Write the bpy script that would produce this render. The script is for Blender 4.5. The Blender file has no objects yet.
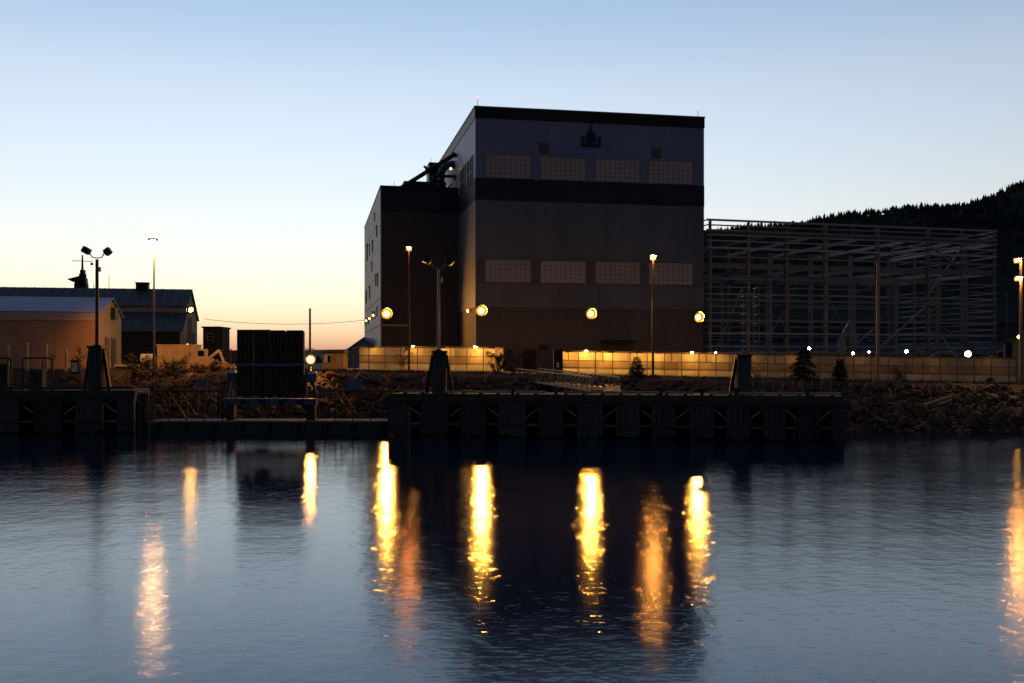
import bpy, bmesh, math, random
from mathutils import Vector, Matrix
random.seed(7)
SC = bpy.context.scene
COL = SC.collection
R = math.radians

# ------------------------------------------------------------------ camera, sky, exposure
cam_d = bpy.data.cameras.new('camera'); cam = bpy.data.objects.new('camera', cam_d); COL.objects.link(cam)
CZ = 6.25
cam.location = (0, 0, CZ); cam.rotation_euler = (math.pi/2, 0, 0)
cam_d.sensor_width = 36; cam_d.lens = 36; cam_d.shift_y = 0.02
cam_d.clip_start = 0.5; cam_d.clip_end = 20000
SC.camera = cam

GLOW = R(-13)                                   # compass bearing of the afterglow, left of the view axis
world = bpy.data.worlds.new('World'); SC.world = world; world.use_nodes = True
nt = world.node_tree; N = nt.nodes; LK = nt.links
bg = N['Background']
sky = N.new('ShaderNodeTexSky'); sky.sky_type = 'NISHITA'; sky.sun_disc = False
sky.sun_elevation = R(-3); sky.sun_rotation = GLOW
sky.ozone_density = 1; sky.dust_density = 1; sky.air_density = 1
bw = N.new('ShaderNodeRGBToBW'); LK.new(sky.outputs[0], bw.inputs[0])
sat = N.new('ShaderNodeMix'); sat.data_type = 'RGBA'; sat.inputs['Factor'].default_value = 0.68
LK.new(bw.outputs[0], sat.inputs['A']); LK.new(sky.outputs[0], sat.inputs['B'])
gam = N.new('ShaderNodeGamma'); gam.inputs['Gamma'].default_value = 0.7
LK.new(sat.outputs['Result'], gam.inputs['Color'])
tc = N.new('ShaderNodeTexCoord'); sep = N.new('ShaderNodeSeparateXYZ'); LK.new(tc.outputs['Generated'], sep.inputs[0])
grade = N.new('ShaderNodeValToRGB'); grade.color_ramp.interpolation = 'EASE'
for pos, c3 in ((0.10, (2.02, 2.20, 2.45)), (0.24, (2.06, 2.33, 2.66)), (0.34, (1.65, 2.13, 2.62))):
    e_ = grade.color_ramp.elements.new(pos); e_.color = (*[q/3 for q in c3], 1)
grade.color_ramp.elements.remove(grade.color_ramp.elements[0]); grade.color_ramp.elements.remove(grade.color_ramp.elements[-1])
LK.new(sep.outputs['Z'], grade.inputs[0])
t3 = N.new('ShaderNodeVectorMath'); t3.operation = 'SCALE'; t3.inputs['Scale'].default_value = 3; LK.new(grade.outputs[0], t3.inputs[0])
tint = N.new('ShaderNodeVectorMath'); tint.operation = 'MULTIPLY'
LK.new(gam.outputs[0], tint.inputs[0]); LK.new(t3.outputs[0], tint.inputs[1])
# the sky darkens smoothly towards the zenith and on the side away from the afterglow
dot = N.new('ShaderNodeVectorMath'); dot.operation = 'DOT_PRODUCT'
dot.inputs[1].default_value = (math.sin(GLOW), math.cos(GLOW), 0)
LK.new(tc.outputs['Generated'], dot.inputs[0])
mr = N.new('ShaderNodeMapRange'); mr.interpolation_type = 'SMOOTHSTEP'
mr.inputs['From Min'].default_value = -0.5; mr.inputs['From Max'].default_value = 0.5
mr.inputs['To Min'].default_value = 0.36; mr.inputs['To Max'].default_value = 1.0
LK.new(dot.outputs['Value'], mr.inputs['Value'])
mul = N.new('ShaderNodeVectorMath'); mul.operation = 'SCALE'
LK.new(tint.outputs[0], mul.inputs[0]); LK.new(mr.outputs[0], mul.inputs['Scale'])
mz = N.new('ShaderNodeMapRange'); mz.interpolation_type = 'SMOOTHSTEP'
mz.inputs['From Min'].default_value = 0.30; mz.inputs['From Max'].default_value = 0.80
mz.inputs['To Min'].default_value = 1.0; mz.inputs['To Max'].default_value = 0.42
LK.new(sep.outputs['Z'], mz.inputs['Value'])
mu2 = N.new('ShaderNodeVectorMath'); mu2.operation = 'SCALE'
LK.new(mul.outputs[0], mu2.inputs[0]); LK.new(mz.outputs[0], mu2.inputs['Scale'])
LK.new(mu2.outputs[0], bg.inputs[0]); bg.inputs[1].default_value = 1.0

SC.view_settings.view_transform = 'Standard'; SC.view_settings.look = 'None'
SC.view_settings.exposure = 0; SC.view_settings.gamma = 1
SC.render.engine = 'CYCLES'
SC.cycles.caustics_reflective = False; SC.cycles.caustics_refractive = False
SC.cycles.sample_clamp_indirect = 3.0
SC.cycles.max_bounces = 6; SC.cycles.diffuse_bounces = 3; SC.cycles.glossy_bounces = 3
SC.cycles.use_denoising = True

# ------------------------------------------------------------------ materials
def mat(name, col, rough=0.7, var=0.25, scale=0.6, metal=0.0, stretch=(1, 1, 1), bump=0.0, bscale=8, corr=None, grime=None, spec=0.3):
    m = bpy.data.materials.new(name); m.use_nodes = True
    t = m.node_tree; n = t.nodes; b = n['Principled BSDF']
    b.inputs['Roughness'].default_value = rough; b.inputs['Metallic'].default_value = metal
    b.inputs['Specular IOR Level'].default_value = spec
    co = n.new('ShaderNodeTexCoord'); mp = n.new('ShaderNodeMapping'); mp.inputs['Scale'].default_value = stretch
    t.links.new(co.outputs['Object'], mp.inputs[0])
    nz = n.new('ShaderNodeTexNoise'); nz.inputs['Scale'].default_value = scale; nz.inputs['Detail'].default_value = 6
    nz.inputs['Roughness'].default_value = 0.65
    t.links.new(mp.outputs[0], nz.inputs['Vector'])
    rp = n.new('ShaderNodeValToRGB')
    g = grime or [c*(1-var) for c in col]
    rp.color_ramp.elements[0].position = 0.3; rp.color_ramp.elements[1].position = 0.7
    rp.color_ramp.elements[0].color = (*[min(1, max(0, c)) for c in g], 1)
    rp.color_ramp.elements[1].color = (*[min(1, c*(1+var*.5)) for c in col], 1)
    t.links.new(nz.outputs[0], rp.inputs[0]); t.links.new(rp.outputs[0], b.inputs['Base Color'])
    if bump or corr:
        bp = n.new('ShaderNodeBump'); bp.inputs['Strength'].default_value = 0.6
        bp.inputs['Distance'].default_value = bump or 0.03
        if corr:
            wv = n.new('ShaderNodeTexWave'); wv.wave_type = 'BANDS'; wv.bands_direction = corr[0]
            wv.inputs['Scale'].default_value = corr[1]; wv.inputs['Distortion'].default_value = 0
            t.links.new(co.outputs['Object'], wv.inputs['Vector']); t.links.new(wv.outputs['Fac'], bp.inputs['Height'])
        else:
            n2 = n.new('ShaderNodeTexNoise'); n2.inputs['Scale'].default_value = bscale; n2.inputs['Detail'].default_value = 5
            t.links.new(co.outputs['Object'], n2.inputs['Vector']); t.links.new(n2.outputs[0], bp.inputs['Height'])
        t.links.new(bp.outputs[0], b.inputs['Normal'])
    return m

def emit(name, col, s, base=None):
    m = bpy.data.materials.new(name); m.use_nodes = True
    b = m.node_tree.nodes['Principled BSDF']
    b.inputs['Base Color'].default_value = (*(base or [min(.8, c) for c in col]), 1)
    b.inputs['Emission Color'].default_value = (*col, 1); b.inputs['Emission Strength'].default_value = s
    return m

M = {}
M['navy'] = mat('navy cladding', (.02, .023, .06), .55, .2, .15, stretch=(1, 1, .15))
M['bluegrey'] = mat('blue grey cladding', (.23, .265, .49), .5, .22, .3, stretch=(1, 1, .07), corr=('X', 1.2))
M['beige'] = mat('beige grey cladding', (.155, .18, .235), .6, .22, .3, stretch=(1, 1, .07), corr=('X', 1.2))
M['mauve'] = mat('mauve grey cladding', (.15, .14, .17), .6, .12, .15, stretch=(1, 1, .2))
M['brown'] = mat('brown grey concrete base', (.12, .105, .12), .8, .25, .25, stretch=(1, 1, .3))
M['fascia'] = mat('black roof fascia', (.012, .012, .015), .5, .2)
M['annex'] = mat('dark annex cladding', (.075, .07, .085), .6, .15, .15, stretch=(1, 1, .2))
M['skylit_panel'] = mat('sky-lit side panel', (.80, .70, .60), .6, .12, .2)  # sunset sky light on this side is put into the pale warm colour
M['window'] = mat('translucent wall light panel', (.52, .49, .56), .5, .1, .5)
M['mullion'] = mat('mullion metal', (.30, .26, .27), .5, .1)
M['glass_dark'] = mat('dark window glass', (.01, .011, .013), .12, .1, spec=.5)
M['black_metal'] = mat('blackened metal', (.018, .018, .02), .5, .3, 2)
M['steel'] = mat('primer coated steel', (.30, .27, .27), .5, .35, .6, grime=(.18, .14, .12))
M['galv'] = mat('galvanised steel', (.34, .33, .32), .42, .3, 1.5, metal=.4)
M['girt'] = mat('galvanised girt', (.42, .40, .41), .5, .3, 1.5)
M['glass_matte'] = mat('dusty dark glass', (.025, .023, .022), .7, .2, spec=.1)
M['panel_mid'] = mat('tan walkway sheeting', (.46, .36, .23), .6, .25, .8, stretch=(1, 1, .4), corr=('X', 3.0))
M['panel_low'] = mat('palest walkway sheeting', (.78, .72, .58), .5, .2, .8, corr=('X', 3.0))
M['duct'] = mat('blue grey duct metal', (.06, .08, .14), .4, .2)
M['pole'] = mat('dark painted pole', (.06, .055, .05), .5, .25, 1)
M['pole_tan'] = mat('weathered pole', (.24, .19, .15), .6, .25, 1)
M['concrete'] = mat('weathered quay concrete', (.20, .20, .22), .85, .45, .7, stretch=(1, 1, .25), bump=.02, bscale=5)
M['timber'] = mat('wet dark timber', (.045, .045, .05), .7, .5, 1.2, stretch=(4, 4, .3), bump=.02, bscale=6)
M['fender'] = mat('weathered fender plank', (.062, .066, .078), .75, .5, 1.1, stretch=(5, 5, .35), bump=.015, bscale=7)
M['rail_pale'] = mat('pale top-lit bull rail', (.42, .38, .33), .7, .35, 1.5)
M['ramp_rib'] = mat('worn ramp rib steel', (.10, .085, .08), .6, .4, 1.5, grime=(.06, .035, .025))
M['deck_plank'] = mat('worn dark deck planking', (.07, .065, .065), .85, .5, 1.2, stretch=(.4, 4, 1), bump=.015, bscale=6)
M['blue_paint'] = mat('faded blue marine paint', (.09, .14, .32), .55, .35, 1.4, grime=(.05, .05, .06))
M['ramp'] = mat('dark ribbed ramp steel', (.04, .036, .036), .6, .4, 1.5, grime=(.05, .03, .022))
M['white'] = mat('white paint', (.7, .69, .66), .55, .15, 1)
M['sign_blue'] = mat('blue grey sign board', (.14, .19, .32), .6, .15, 2)
M['roof_light'] = mat('pale blue metal roof', (.26, .33, .60), .6, .15, .3, stretch=(.3, 1, 1))
M['roof_dark'] = mat('dark slate metal roof', (.07, .085, .12), .6, .25, .3)
M['shed_red'] = mat('rust red shed siding', (.42, .25, .17), .7, .25, .25, corr=('X', 1.5))
M['shed_pink'] = mat('pale eave siding', (.50, .38, .36), .6, .15, .3)
M['shed_tan'] = mat('tan shed siding', (.45, .34, .22), .7, .25, .4, corr=('Y', 1.5))
M['fascia_tan'] = mat('grey tan fascia', (.38, .32, .29), .6, .2)
M['dark_wall'] = mat('dark shed wall', (.03, .03, .04), .7, .3)
M['cabin'] = mat('dark plum cabin siding', (.07, .05, .055), .7, .2)
M['hut'] = mat('ochre hut siding', (.42, .30, .16), .7, .25, 1)
M['panel'] = mat('cream walkway sheeting', (.62, .55, .42), .55, .18, .8, stretch=(1, 1, .4), corr=('X', 3.0))
M['walk_metal'] = mat('walkway frame metal', (.15, .125, .10), .5, .3, 2)
M['tarp'] = mat('white shrink wrap', (.6, .6, .6), .5, .2, 1, bump=.05, bscale=2)
M['tarp_dim'] = mat('weathered grey wrap', (.30, .29, .30), .6, .3, .8, bump=.05, bscale=2)
M['warehouse'] = mat('blue warehouse cladding', (.13, .19, .33), .6, .2, .3)
M['warehouse_dark'] = mat('deep blue warehouse cladding', (.055, .07, .12), .6, .2, .3)
M['bark'] = mat('brown bark', (.05, .035, .025), .9, .3, 3, bump=.03)
M['needles'] = mat('dark conifer needles', (.028, .045, .022), .8, .5, 2.5)
M['leaf'] = mat('olive leaves', (.06, .06, .022), .7, .5, 3)
M['wood_hill'] = mat('hill conifer foliage', (.016, .02, .018), 1, .4, .05)
M['grass'] = mat('dry dark grass', (.06, .05, .025), .9, .5, 2)
M['drift'] = mat('bleached driftwood', (.5, .40, .30), .8, .3, 2, stretch=(1, 1, 1), bump=.02)
M['cont'] = mat('orange buff container paint', (.55, .40, .24), .6, .3, 1)
M['rope'] = mat('black cable', (.02, .02, .02), .8, .1)
M['rust'] = mat('rusty scrap', (.30, .20, .12), .8, .5, 2)
SOD = (1.0, .40, .055)
M['sodium'] = emit('sodium lamp lens', SOD, 4000)
M['sodium_side'] = emit('sodium side lamp lens', SOD, 45)
M['sodium_pole'] = emit('sodium street lamp lens', (1, .33, .05), 700)
M['sodium_edge'] = emit('strong orange street lamp lens', (1, .34, .05), 330)
M['sodium_dim'] = emit('dim orange street lamp lens', (1, .27, .035), 380)
M['sodium_low'] = emit('dim sodium gable lamp lens', (1, .40, .07), 240)
M['sodium_pale'] = emit('pale street lamp lens', (1, .46, .16), 640)
M['walk_and_fill_lamp'] = emit('walkway and fill lamp lens', (1, .45, .07), 320)  # also used by the added hooded fill lamps
M['bloom_disc'] = emit('glowing lamp reflector bowl', (1, .36, .03), 1.1, (.02, .015, .01))  # emissive disc painted in for the bloom around a lamp core
M['bloom_edge'] = emit('dim outer reflector glow', (1, .25, .015), .30, (.02, .015, .01))  # weaker outer ring of the painted bloom
M['halide'] = emit('metal halide lens', (.85, 1.0, .75), 200)
M['halide_big'] = emit('metal halide flood lens', (.95, 1.0, .92), 60)
M['beacon'] = emit('red obstruction lamp', (1, .08, .05), 9)
M['warm'] = emit('warm roof lamp', (1, .5, .2), 6)

def rock_mat():
    m = mat('quarry rock', (.12, .075, .05), .85, .55, .9, bump=.06, bscale=3)
    return m
M['rock'] = rock_mat()
M['bank'] = mat('wet bank earth', (.035, .028, .022), .95, .5, .8, bump=.1, bscale=2)
M['yard'] = mat('gravel yard', (.085, .07, .055), .95, .45, .25, bump=.04, bscale=4)

def water_mat():
    m = bpy.data.materials.new('harbour water'); m.use_nodes = True
    t = m.node_tree; n = t.nodes; b = n['Principled BSDF']
    n.remove(b)
    # long-exposure water: time-averaged ripple slopes as a Gaussian gloss lobe, larger ripples as relief
    df = n.new('ShaderNodeBsdfDiffuse'); df.inputs['Color'].default_value = (.005, .013, .040, 1)
    calm = n.new('ShaderNodeBsdfGlossy'); calm.distribution = 'BECKMANN'; calm.inputs['Roughness'].default_value = WR
    rip = n.new('ShaderNodeBsdfGlossy'); rip.distribution = 'BECKMANN'; rip.inputs['Roughness'].default_value = .12
    for q in (calm, rip): q.inputs['Color'].default_value = (.90, .96, 1, 1)
    gl = n.new('ShaderNodeMixShader'); gl.inputs[0].default_value = .38
    t.links.new(calm.outputs[0], gl.inputs[1]); t.links.new(rip.outputs[0], gl.inputs[2])
    fr = n.new('ShaderNodeFresnel'); fr.inputs['IOR'].default_value = 1.6
    mx = n.new('ShaderNodeMixShader'); t.links.new(fr.outputs[0], mx.inputs[0]); t.links.new(df.outputs[0], mx.inputs[1]); t.links.new(gl.outputs[0], mx.inputs[2])
    t.links.new(mx.outputs[0], n['Material Output'].inputs['Surface'])
    co = n.new('ShaderNodeTexCoord')
    sl = n.new('ShaderNodeTexNoise'); sl.inputs['Scale'].default_value = .035; sl.inputs['Detail'].default_value = 2
    ms = n.new('ShaderNodeMapping'); ms.inputs['Scale'].default_value = (.35, 1, 1); t.links.new(co.outputs['Object'], ms.inputs[0]); t.links.new(ms.outputs[0], sl.inputs['Vector'])
    sr = n.new('ShaderNodeMapRange'); sr.inputs['From Min'].default_value = .35; sr.inputs['From Max'].default_value = .65
    sr.inputs['To Min'].default_value = .75; sr.inputs['To Max'].default_value = 1.1; t.links.new(sl.outputs[0], sr.inputs['Value'])
    def layer(sc, stretch, detail, strength, dist, prev, slick=True):
        mp = n.new('ShaderNodeMapping'); mp.inputs['Scale'].default_value = stretch
        t.links.new(co.outputs['Object'], mp.inputs[0])
        nz = n.new('ShaderNodeTexNoise'); nz.inputs['Scale'].default_value = sc; nz.inputs['Detail'].default_value = detail
        t.links.new(mp.outputs[0], nz.inputs['Vector'])
        bp = n.new('ShaderNodeBump'); bp.inputs['Strength'].default_value = strength; bp.inputs['Distance'].default_value = dist
        if slick:
            mm = n.new('ShaderNodeMath'); mm.operation = 'MULTIPLY'; t.links.new(nz.outputs[0], mm.inputs[0]); t.links.new(sr.outputs[0], mm.inputs[1])
            t.links.new(mm.outputs[0], bp.inputs['Height'])
        else: t.links.new(nz.outputs[0], bp.inputs['Height'])
        if prev: t.links.new(prev.outputs[0], bp.inputs['Normal'])
        return bp
    a = layer(.25, (.8, 1.0, 1), 1, 1, .02, None, False)
    e = layer(1.0, (1.5, .7, 1), 1, 1, .030, a)
    c = layer(2.4, (.7, 1.0, 1), 1, 1, .019, e)
    d = layer(7.0, (.7, 1.0, 1), 1, 1, .008, c)
    t.links.new(d.outputs[0], rip.inputs['Normal']); t.links.new(a.outputs[0], calm.inputs['Normal'])
    return m
WR = .165
M['water'] = water_mat()

def piece_tint(m, lo, hi):
    # each piece of a set has weathered a little differently
    t = m.node_tree; n = t.nodes; b = n['Principled BSDF']; src = b.inputs['Base Color'].links[0].from_socket
    oi = n.new('ShaderNodeObjectInfo'); mr_ = n.new('ShaderNodeMapRange'); mr_.inputs['To Min'].default_value = lo; mr_.inputs['To Max'].default_value = hi
    t.links.new(oi.outputs['Random'], mr_.inputs['Value'])
    sc_ = n.new('ShaderNodeVectorMath'); sc_.operation = 'SCALE'
    t.links.new(src, sc_.inputs[0]); t.links.new(mr_.outputs[0], sc_.inputs['Scale']); t.links.new(sc_.outputs[0], b.inputs['Base Color'])
for k_, lo, hi in (('panel', .62, 1.08), ('panel_mid', .55, 1.15), ('panel_low', .7, 1.05), ('girt', .5, 1.2), ('steel', .7, 1.2), ('rock', .5, 1.35), ('fender', .6, 1.3), ('window', .82, 1.1), ('rail_pale', .6, 1.15)): piece_tint(M[k_], lo, hi)

# ------------------------------------------------------------------ mesh helpers
class MB:
    def __init__(s): s.v = []; s.f = []
    def add(s, vs, fs):
        k = len(s.v); s.v += [tuple(v) for v in vs]; s.f += [tuple(i+k for i in f) for f in fs]; return s
    def hexa(s, p):              # 8 corners: bottom ring 0-3, top ring 4-7
        return s.add(p, [(3, 2, 1, 0), (4, 5, 6, 7), (0, 1, 5, 4), (1, 2, 6, 5), (2, 3, 7, 6), (3, 0, 4, 7)])
    def obox(s, c, a, b, d):     # centre and three half axes
        c, a, b, d = Vector(c), Vector(a), Vector(b), Vector(d)
        return s.hexa([c-a-b-d, c+a-b-d, c+a+b-d, c-a+b-d, c-a-b+d, c+a-b+d, c+a+b+d, c-a+b+d])
    def box(s, x0, y0, z0, x1, y1, z1):
        return s.hexa([(x0, y0, z0), (x1, y0, z0), (x1, y1, z0), (x0, y1, z0), (x0, y0, z1), (x1, y0, z1), (x1, y1, z1), (x0, y1, z1)])
    def beam(s, p, q, w, h=None, up=(0, 0, 1)):
        p, q = Vector(p), Vector(q); h = h or w; d = (q-p); L = d.length; d.normalize()
        u = Vector(up)
        if abs(d.dot(u)) > .97: u = Vector((0, 1, 0))
        a = d.cross(u).normalized(); b = a.cross(d).normalized()
        return s.obox((p+q)/2, a*w/2, d*L/2, b*h/2)
    def tube(s, p, q, r0, r1=None, n=8):
        p, q = Vector(p), Vector(q); r1 = r0 if r1 is None else r1
        d = (q-p).normalized(); u = Vector((0, 0, 1)) if abs(d.z) < .9 else Vector((1, 0, 0))
        a = d.cross(u).normalized(); b = d.cross(a)
        vs = []
        for c, r in ((p, r0), (q, r1)):
            for i in range(n):
                t = 2*math.pi*i/n; vs.append(c+a*math.cos(t)*r+b*math.sin(t)*r)
        fs = [(i, (i+1) % n, n+(i+1) % n, n+i) for i in range(n)] + [tuple(range(n))[::-1], tuple(range(n, 2*n))]
        return s.add(vs, fs)
    def path(s, pts, r, n=6):
        for p, q in zip(pts, pts[1:]): s.tube(p, q, r, r, n)
        return s
    def prism(s, ring, off):     # ring of points extruded by vector off
        off = Vector(off); n = len(ring); ring = [Vector(p) for p in ring]
        return s.add(ring+[p+off for p in ring], [tuple(range(n))[::-1], tuple(range(n, 2*n))]+[(i, (i+1) % n, n+(i+1) % n, n+i) for i in range(n)])
    def dome(s, c, nrm, r, depth, n=12, rings=3):
        c = Vector(c); d = Vector(nrm).normalized(); u = Vector((0, 0, 1)) if abs(d.z) < .9 else Vector((1, 0, 0))
        a = d.cross(u).normalized(); b = d.cross(a); vs = []; fs = []
        for k in range(rings):
            t = (math.pi/2)*k/rings
            for i in range(n):
                p = 2*math.pi*i/n
                vs.append(c+(a*math.cos(p)+b*math.sin(p))*r*math.cos(t)+d*depth*math.sin(t))
        vs.append(c+d*depth); top = len(vs)-1
        for k in range(rings-1):
            for i in range(n): fs.append((k*n+i, k*n+(i+1) % n, (k+1)*n+(i+1) % n, (k+1)*n+i))
        for i in range(n): fs.append(((rings-1)*n+i, (rings-1)*n+(i+1) % n, top))
        fs.append(tuple(range(n))[::-1])
        return s.add(vs, fs)
    def mesh(s, name, m, base=(0, 0, 0)):
        me = bpy.data.meshes.new(name); b = Vector(base)
        me.from_pydata([Vector(v)-b for v in s.v], [], s.f); me.update()
        bm = bmesh.new(); bm.from_mesh(me); bmesh.ops.recalc_face_normals(bm, faces=bm.faces); bm.to_mesh(me); bm.free()
        me.materials.append(m)
        return me

WL = {}                                           # world position of each object's origin
def link(name, me, parent=None, at=(0, 0, 0)):
    o = bpy.data.objects.new(name, me); COL.objects.link(o)
    at = Vector(at)
    if parent is not None:
        o.parent = parent; o.location = at-WL[parent.name]
    else: o.location = at
    WL[o.name] = at
    return o
def part(mb, name, m, parent, label=None, at=None):
    at = Vector(at) if at is not None else WL[parent.name]
    o = link(name, mb.mesh(name, M[m], at), parent, at)
    if label: o['label'] = label
    return o
def thing(name, label, cat, at, group=None):
    o = link(name, None, None, at); o.empty_display_size = .3
    o['label'] = label; o['category'] = cat
    if group: o['group'] = group
    return o
def tag(o, label, cat, group=None):
    o['label'] = label; o['category'] = cat
    if group: o['group'] = group
    return o
def struct(mb, name, m, kind='structure', parent=None):
    o = link(name, mb.mesh(name, M[m]), parent); o['kind'] = kind; return o
def piece(name, me, parent, at, rz=0, sc=(1, 1, 1)):
    o = link(name, me, parent, at); o.rotation_euler = rz if isinstance(rz, tuple) else (0, 0, rz); o.scale = sc; return o

def PX(px, Y): return (px-512)/1024*Y
def PZ(py, Y): return CZ+(362-py)/1024*Y
def P(px, py, Y): return Vector((PX(px, Y), Y, PZ(py, Y)))
def lerp(a, b, t): return a+(b-a)*t
def smooth(t): t = max(0, min(1, t)); return t*t*(3-2*t)
def gz(x): return max(3.6, min(5.3, 4.85-.018*x))
def toe(x): return lerp(99.5, 91.5, smooth((x-2)/26))
BW = 13.0
def crest(x): return toe(x)+BW

# ------------------------------------------------------------------ setting: water, bank, ground, hill
w = MB(); w.add([(-9000, -3000, 0), (9000, -3000, 0), (9000, 9000, 0), (-9000, 9000, 0)], [(0, 1, 2, 3)])
struct(w, 'water', 'water')

xs = [-9000, -1500, -400, -160]+[x for x in range(-120, 121, 3)]+[160, 400, 1500, 9000]
g = MB(); rows = []
offs = [0, 3, 8, 20, 60, 150, 400, 1200, 3000, 9000]
for o_ in offs:
    rows.append([(x, crest(x)+o_, gz(x)-.03+(random.uniform(-.08, .08) if 0 < o_ < 60 else 0)) for x in xs])
n = len(xs)
g.add([v for r in rows for v in r], [(j*n+i, j*n+i+1, (j+1)*n+i+1, (j+1)*n+i) for j in range(len(rows)-1) for i in range(n-1)])
struct(g, 'ground', 'yard')

b = MB(); K = 12; rows = []
def bank_z(x, t): return lerp(-2.2, gz(x), smooth(t)*.35+t*.65)
for j in range(K+1):
    t = j/K
    rows.append([(x, toe(x)-5+(BW+5)*t, bank_z(x, t)+(random.uniform(-.15, .15) if 0 < j < K else 0)) for x in xs])
b.add([v for r in rows for v in r], [(j*n+i, j*n+i+1, (j+1)*n+i+1, (j+1)*n+i) for j in range(K) for i in range(n-1)])
bank = struct(b, 'rock_bank', 'bank')

# rocks: the larger ones are pieces, the rubble between them is stuff
def rock_mesh(seed, sub=2):
    rd = random.Random(seed); bm = bmesh.new(); bmesh.ops.create_icosphere(bm, subdivisions=sub, radius=1)
    pl = [(Vector((rd.gauss(0, 1), rd.gauss(0, 1), rd.gauss(0, 1))).normalized(), rd.uniform(.55, .85)) for _ in range(9)]
    for v in bm.verts:
        p = v.co.copy()
        for nn, d in pl:
            e = p.dot(nn)-d
            if e > 0: p -= nn*e
        v.co = p
    bmesh.ops.dissolve_degenerate(bm, dist=.02, edges=bm.edges)
    me = bpy.data.meshes.new('rock'); bm.to_mesh(me); bm.free(); me.materials.append(M['rock']); return me
RK = [rock_mesh(i) for i in range(7)]
RKS = [rock_mesh(i+50, 1) for i in range(6)]
rd = random.Random(3)
def on_bank(x, t): return Vector((x, toe(x)-5+(BW+5)*t, bank_z(x, t)))
spots = []
while len(spots) < 290:
    px = rd.choice([rd.uniform(845, 1028), rd.uniform(845, 1028), rd.uniform(845, 1028), rd.uniform(148, 395), rd.uniform(148, 395), rd.uniform(400, 840)])
    t = rd.uniform(.40, .93) if px > 845 or px < 395 else rd.uniform(.5, .86)
    x = PX(px, 100)
    spots.append((x, t))
for x, t in spots:
    s_ = rd.uniform(.42, .8)
    piece('rock', rd.choice(RK), bank, on_bank(x, t)+Vector((0, 0, rd.uniform(-.1, .2))),
          (rd.uniform(0, 6), rd.uniform(0, 6), rd.uniform(0, 6)), (s_*rd.uniform(.9, 1.5), s_, s_*rd.uniform(.6, .9)))
sm = MB()
for _ in range(5200):
    x = rd.uniform(-68, 62); t = rd.triangular(.25, .97, .6)
    s_ = rd.uniform(.16, .46); me = rd.choice(RKS)
    mt = Matrix.Translation(on_bank(x, t)+Vector((0, 0, rd.uniform(-.05, .15)))) @ Matrix.Rotation(rd.uniform(0, 6), 4, (rd.random(), rd.random(), rd.random()+.01)) @ Matrix.Diagonal((s_*rd.uniform(.9, 1.6), s_, s_*.75, 1))
    sm.add([mt @ v.co for v in me.vertices], [tuple(p.vertices) for p in me.polygons])
struct(sm, 'small_rocks', 'rock', 'stuff', bank)

gr = MB()
for _ in range(16000):
    x = rd.uniform(-70, 66); y = crest(x)+rd.triangular(-1.5, 14, 1.5); h = rd.uniform(.12, .5); a = rd.uniform(0, 6.3)
    z = gz(x)-.05 if y > crest(x) else bank_z(x, (y-toe(x)+5)/(BW+5))
    dx, dy = math.cos(a)*.035, math.sin(a)*.035; l = rd.uniform(-.2, .2)
    gr.add([(x-dx, y-dy, z), (x+dx, y+dy, z), (x+l, y+rd.uniform(-.2, .2), z+h)], [(0, 1, 2)])
struct(gr, 'grass', 'grass', 'stuff')

# wooded hill, far right
PR = [(-200, 352), (300, 350), (450, 348), (560, 300), (640, 252), (700, 240), (740, 233), (788, 226), (824, 220), (866, 219), (889, 214), (905, 210), (931, 208), (970, 207),
      (996, 200), (1013, 190), (1030, 182), (1100, 150), (1250, 118), (1500, 150), (1900, 260), (2600, 340)]
HY = 1500.
def prof(X):
    px = 512+X/HY*1024
    if px <= PR[0][0]: return 5
    for (a, ya), (c, yc) in zip(PR, PR[1:]):
        if a <= px <= c: return PZ(lerp(ya, yc, (px-a)/(c-a)), HY)
    return 10
def hillz(X, Y):
    e = math.exp(-((Y-HY)/(330 if Y < HY else 700))**2)
    return (prof(X)+5*math.sin(X*.031+Y*.02)*smooth((prof(X)-30)/60))*e
h = MB(); hx = [-1100+30*i for i in range(150)]; hy = [900+60*i for i in range(26)]
h.add([(x, y, hillz(x, y)) for y in hy for x in hx], [(j*150+i, j*150+i+1, (j+1)*150+i+1, (j+1)*150+i) for j in range(25) for i in range(149)])
struct(h, 'hill', 'wood_hill')
fo = MB(); rd = random.Random(11)
def far_tree(mb, x, y, z, hgt):
    r = hgt*rd.uniform(.2, .45); n_ = 6
    for k, (z0, z1, rr) in enumerate(((0.05, .5, 1), (.3, .78, .72), (.55, 1.0, .45))):
        ring = [(x+math.cos(6.283*i/n_+k)*r*rr*rd.uniform(.6, 1.15), y+math.sin(6.283*i/n_+k)*r*rr*rd.uniform(.6, 1.15), z+hgt*(z0+rd.uniform(-.05, .05))) for i in range(n_)]
        mb.add(ring+[(x, y, z+hgt*z1)], [(i, (i+1) % n_, n_) for i in range(n_)])
for _ in range(7500):
    x = rd.uniform(60, 1000); y = rd.triangular(1150, 1640, 1480)
    far_tree(fo, x, y, hillz(x, y)-1.5, rd.choice([rd.uniform(3, 6), rd.uniform(4, 8), rd.uniform(5, 9), rd.uniform(7, 12)]))
for _ in range(500):
    x = rd.uniform(-560, -40); y = rd.uniform(900, 1000)
    far_tree(fo, x, y, 3, rd.uniform(6, 12))
struct(fo, 'forest', 'wood_hill', 'stuff')

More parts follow.
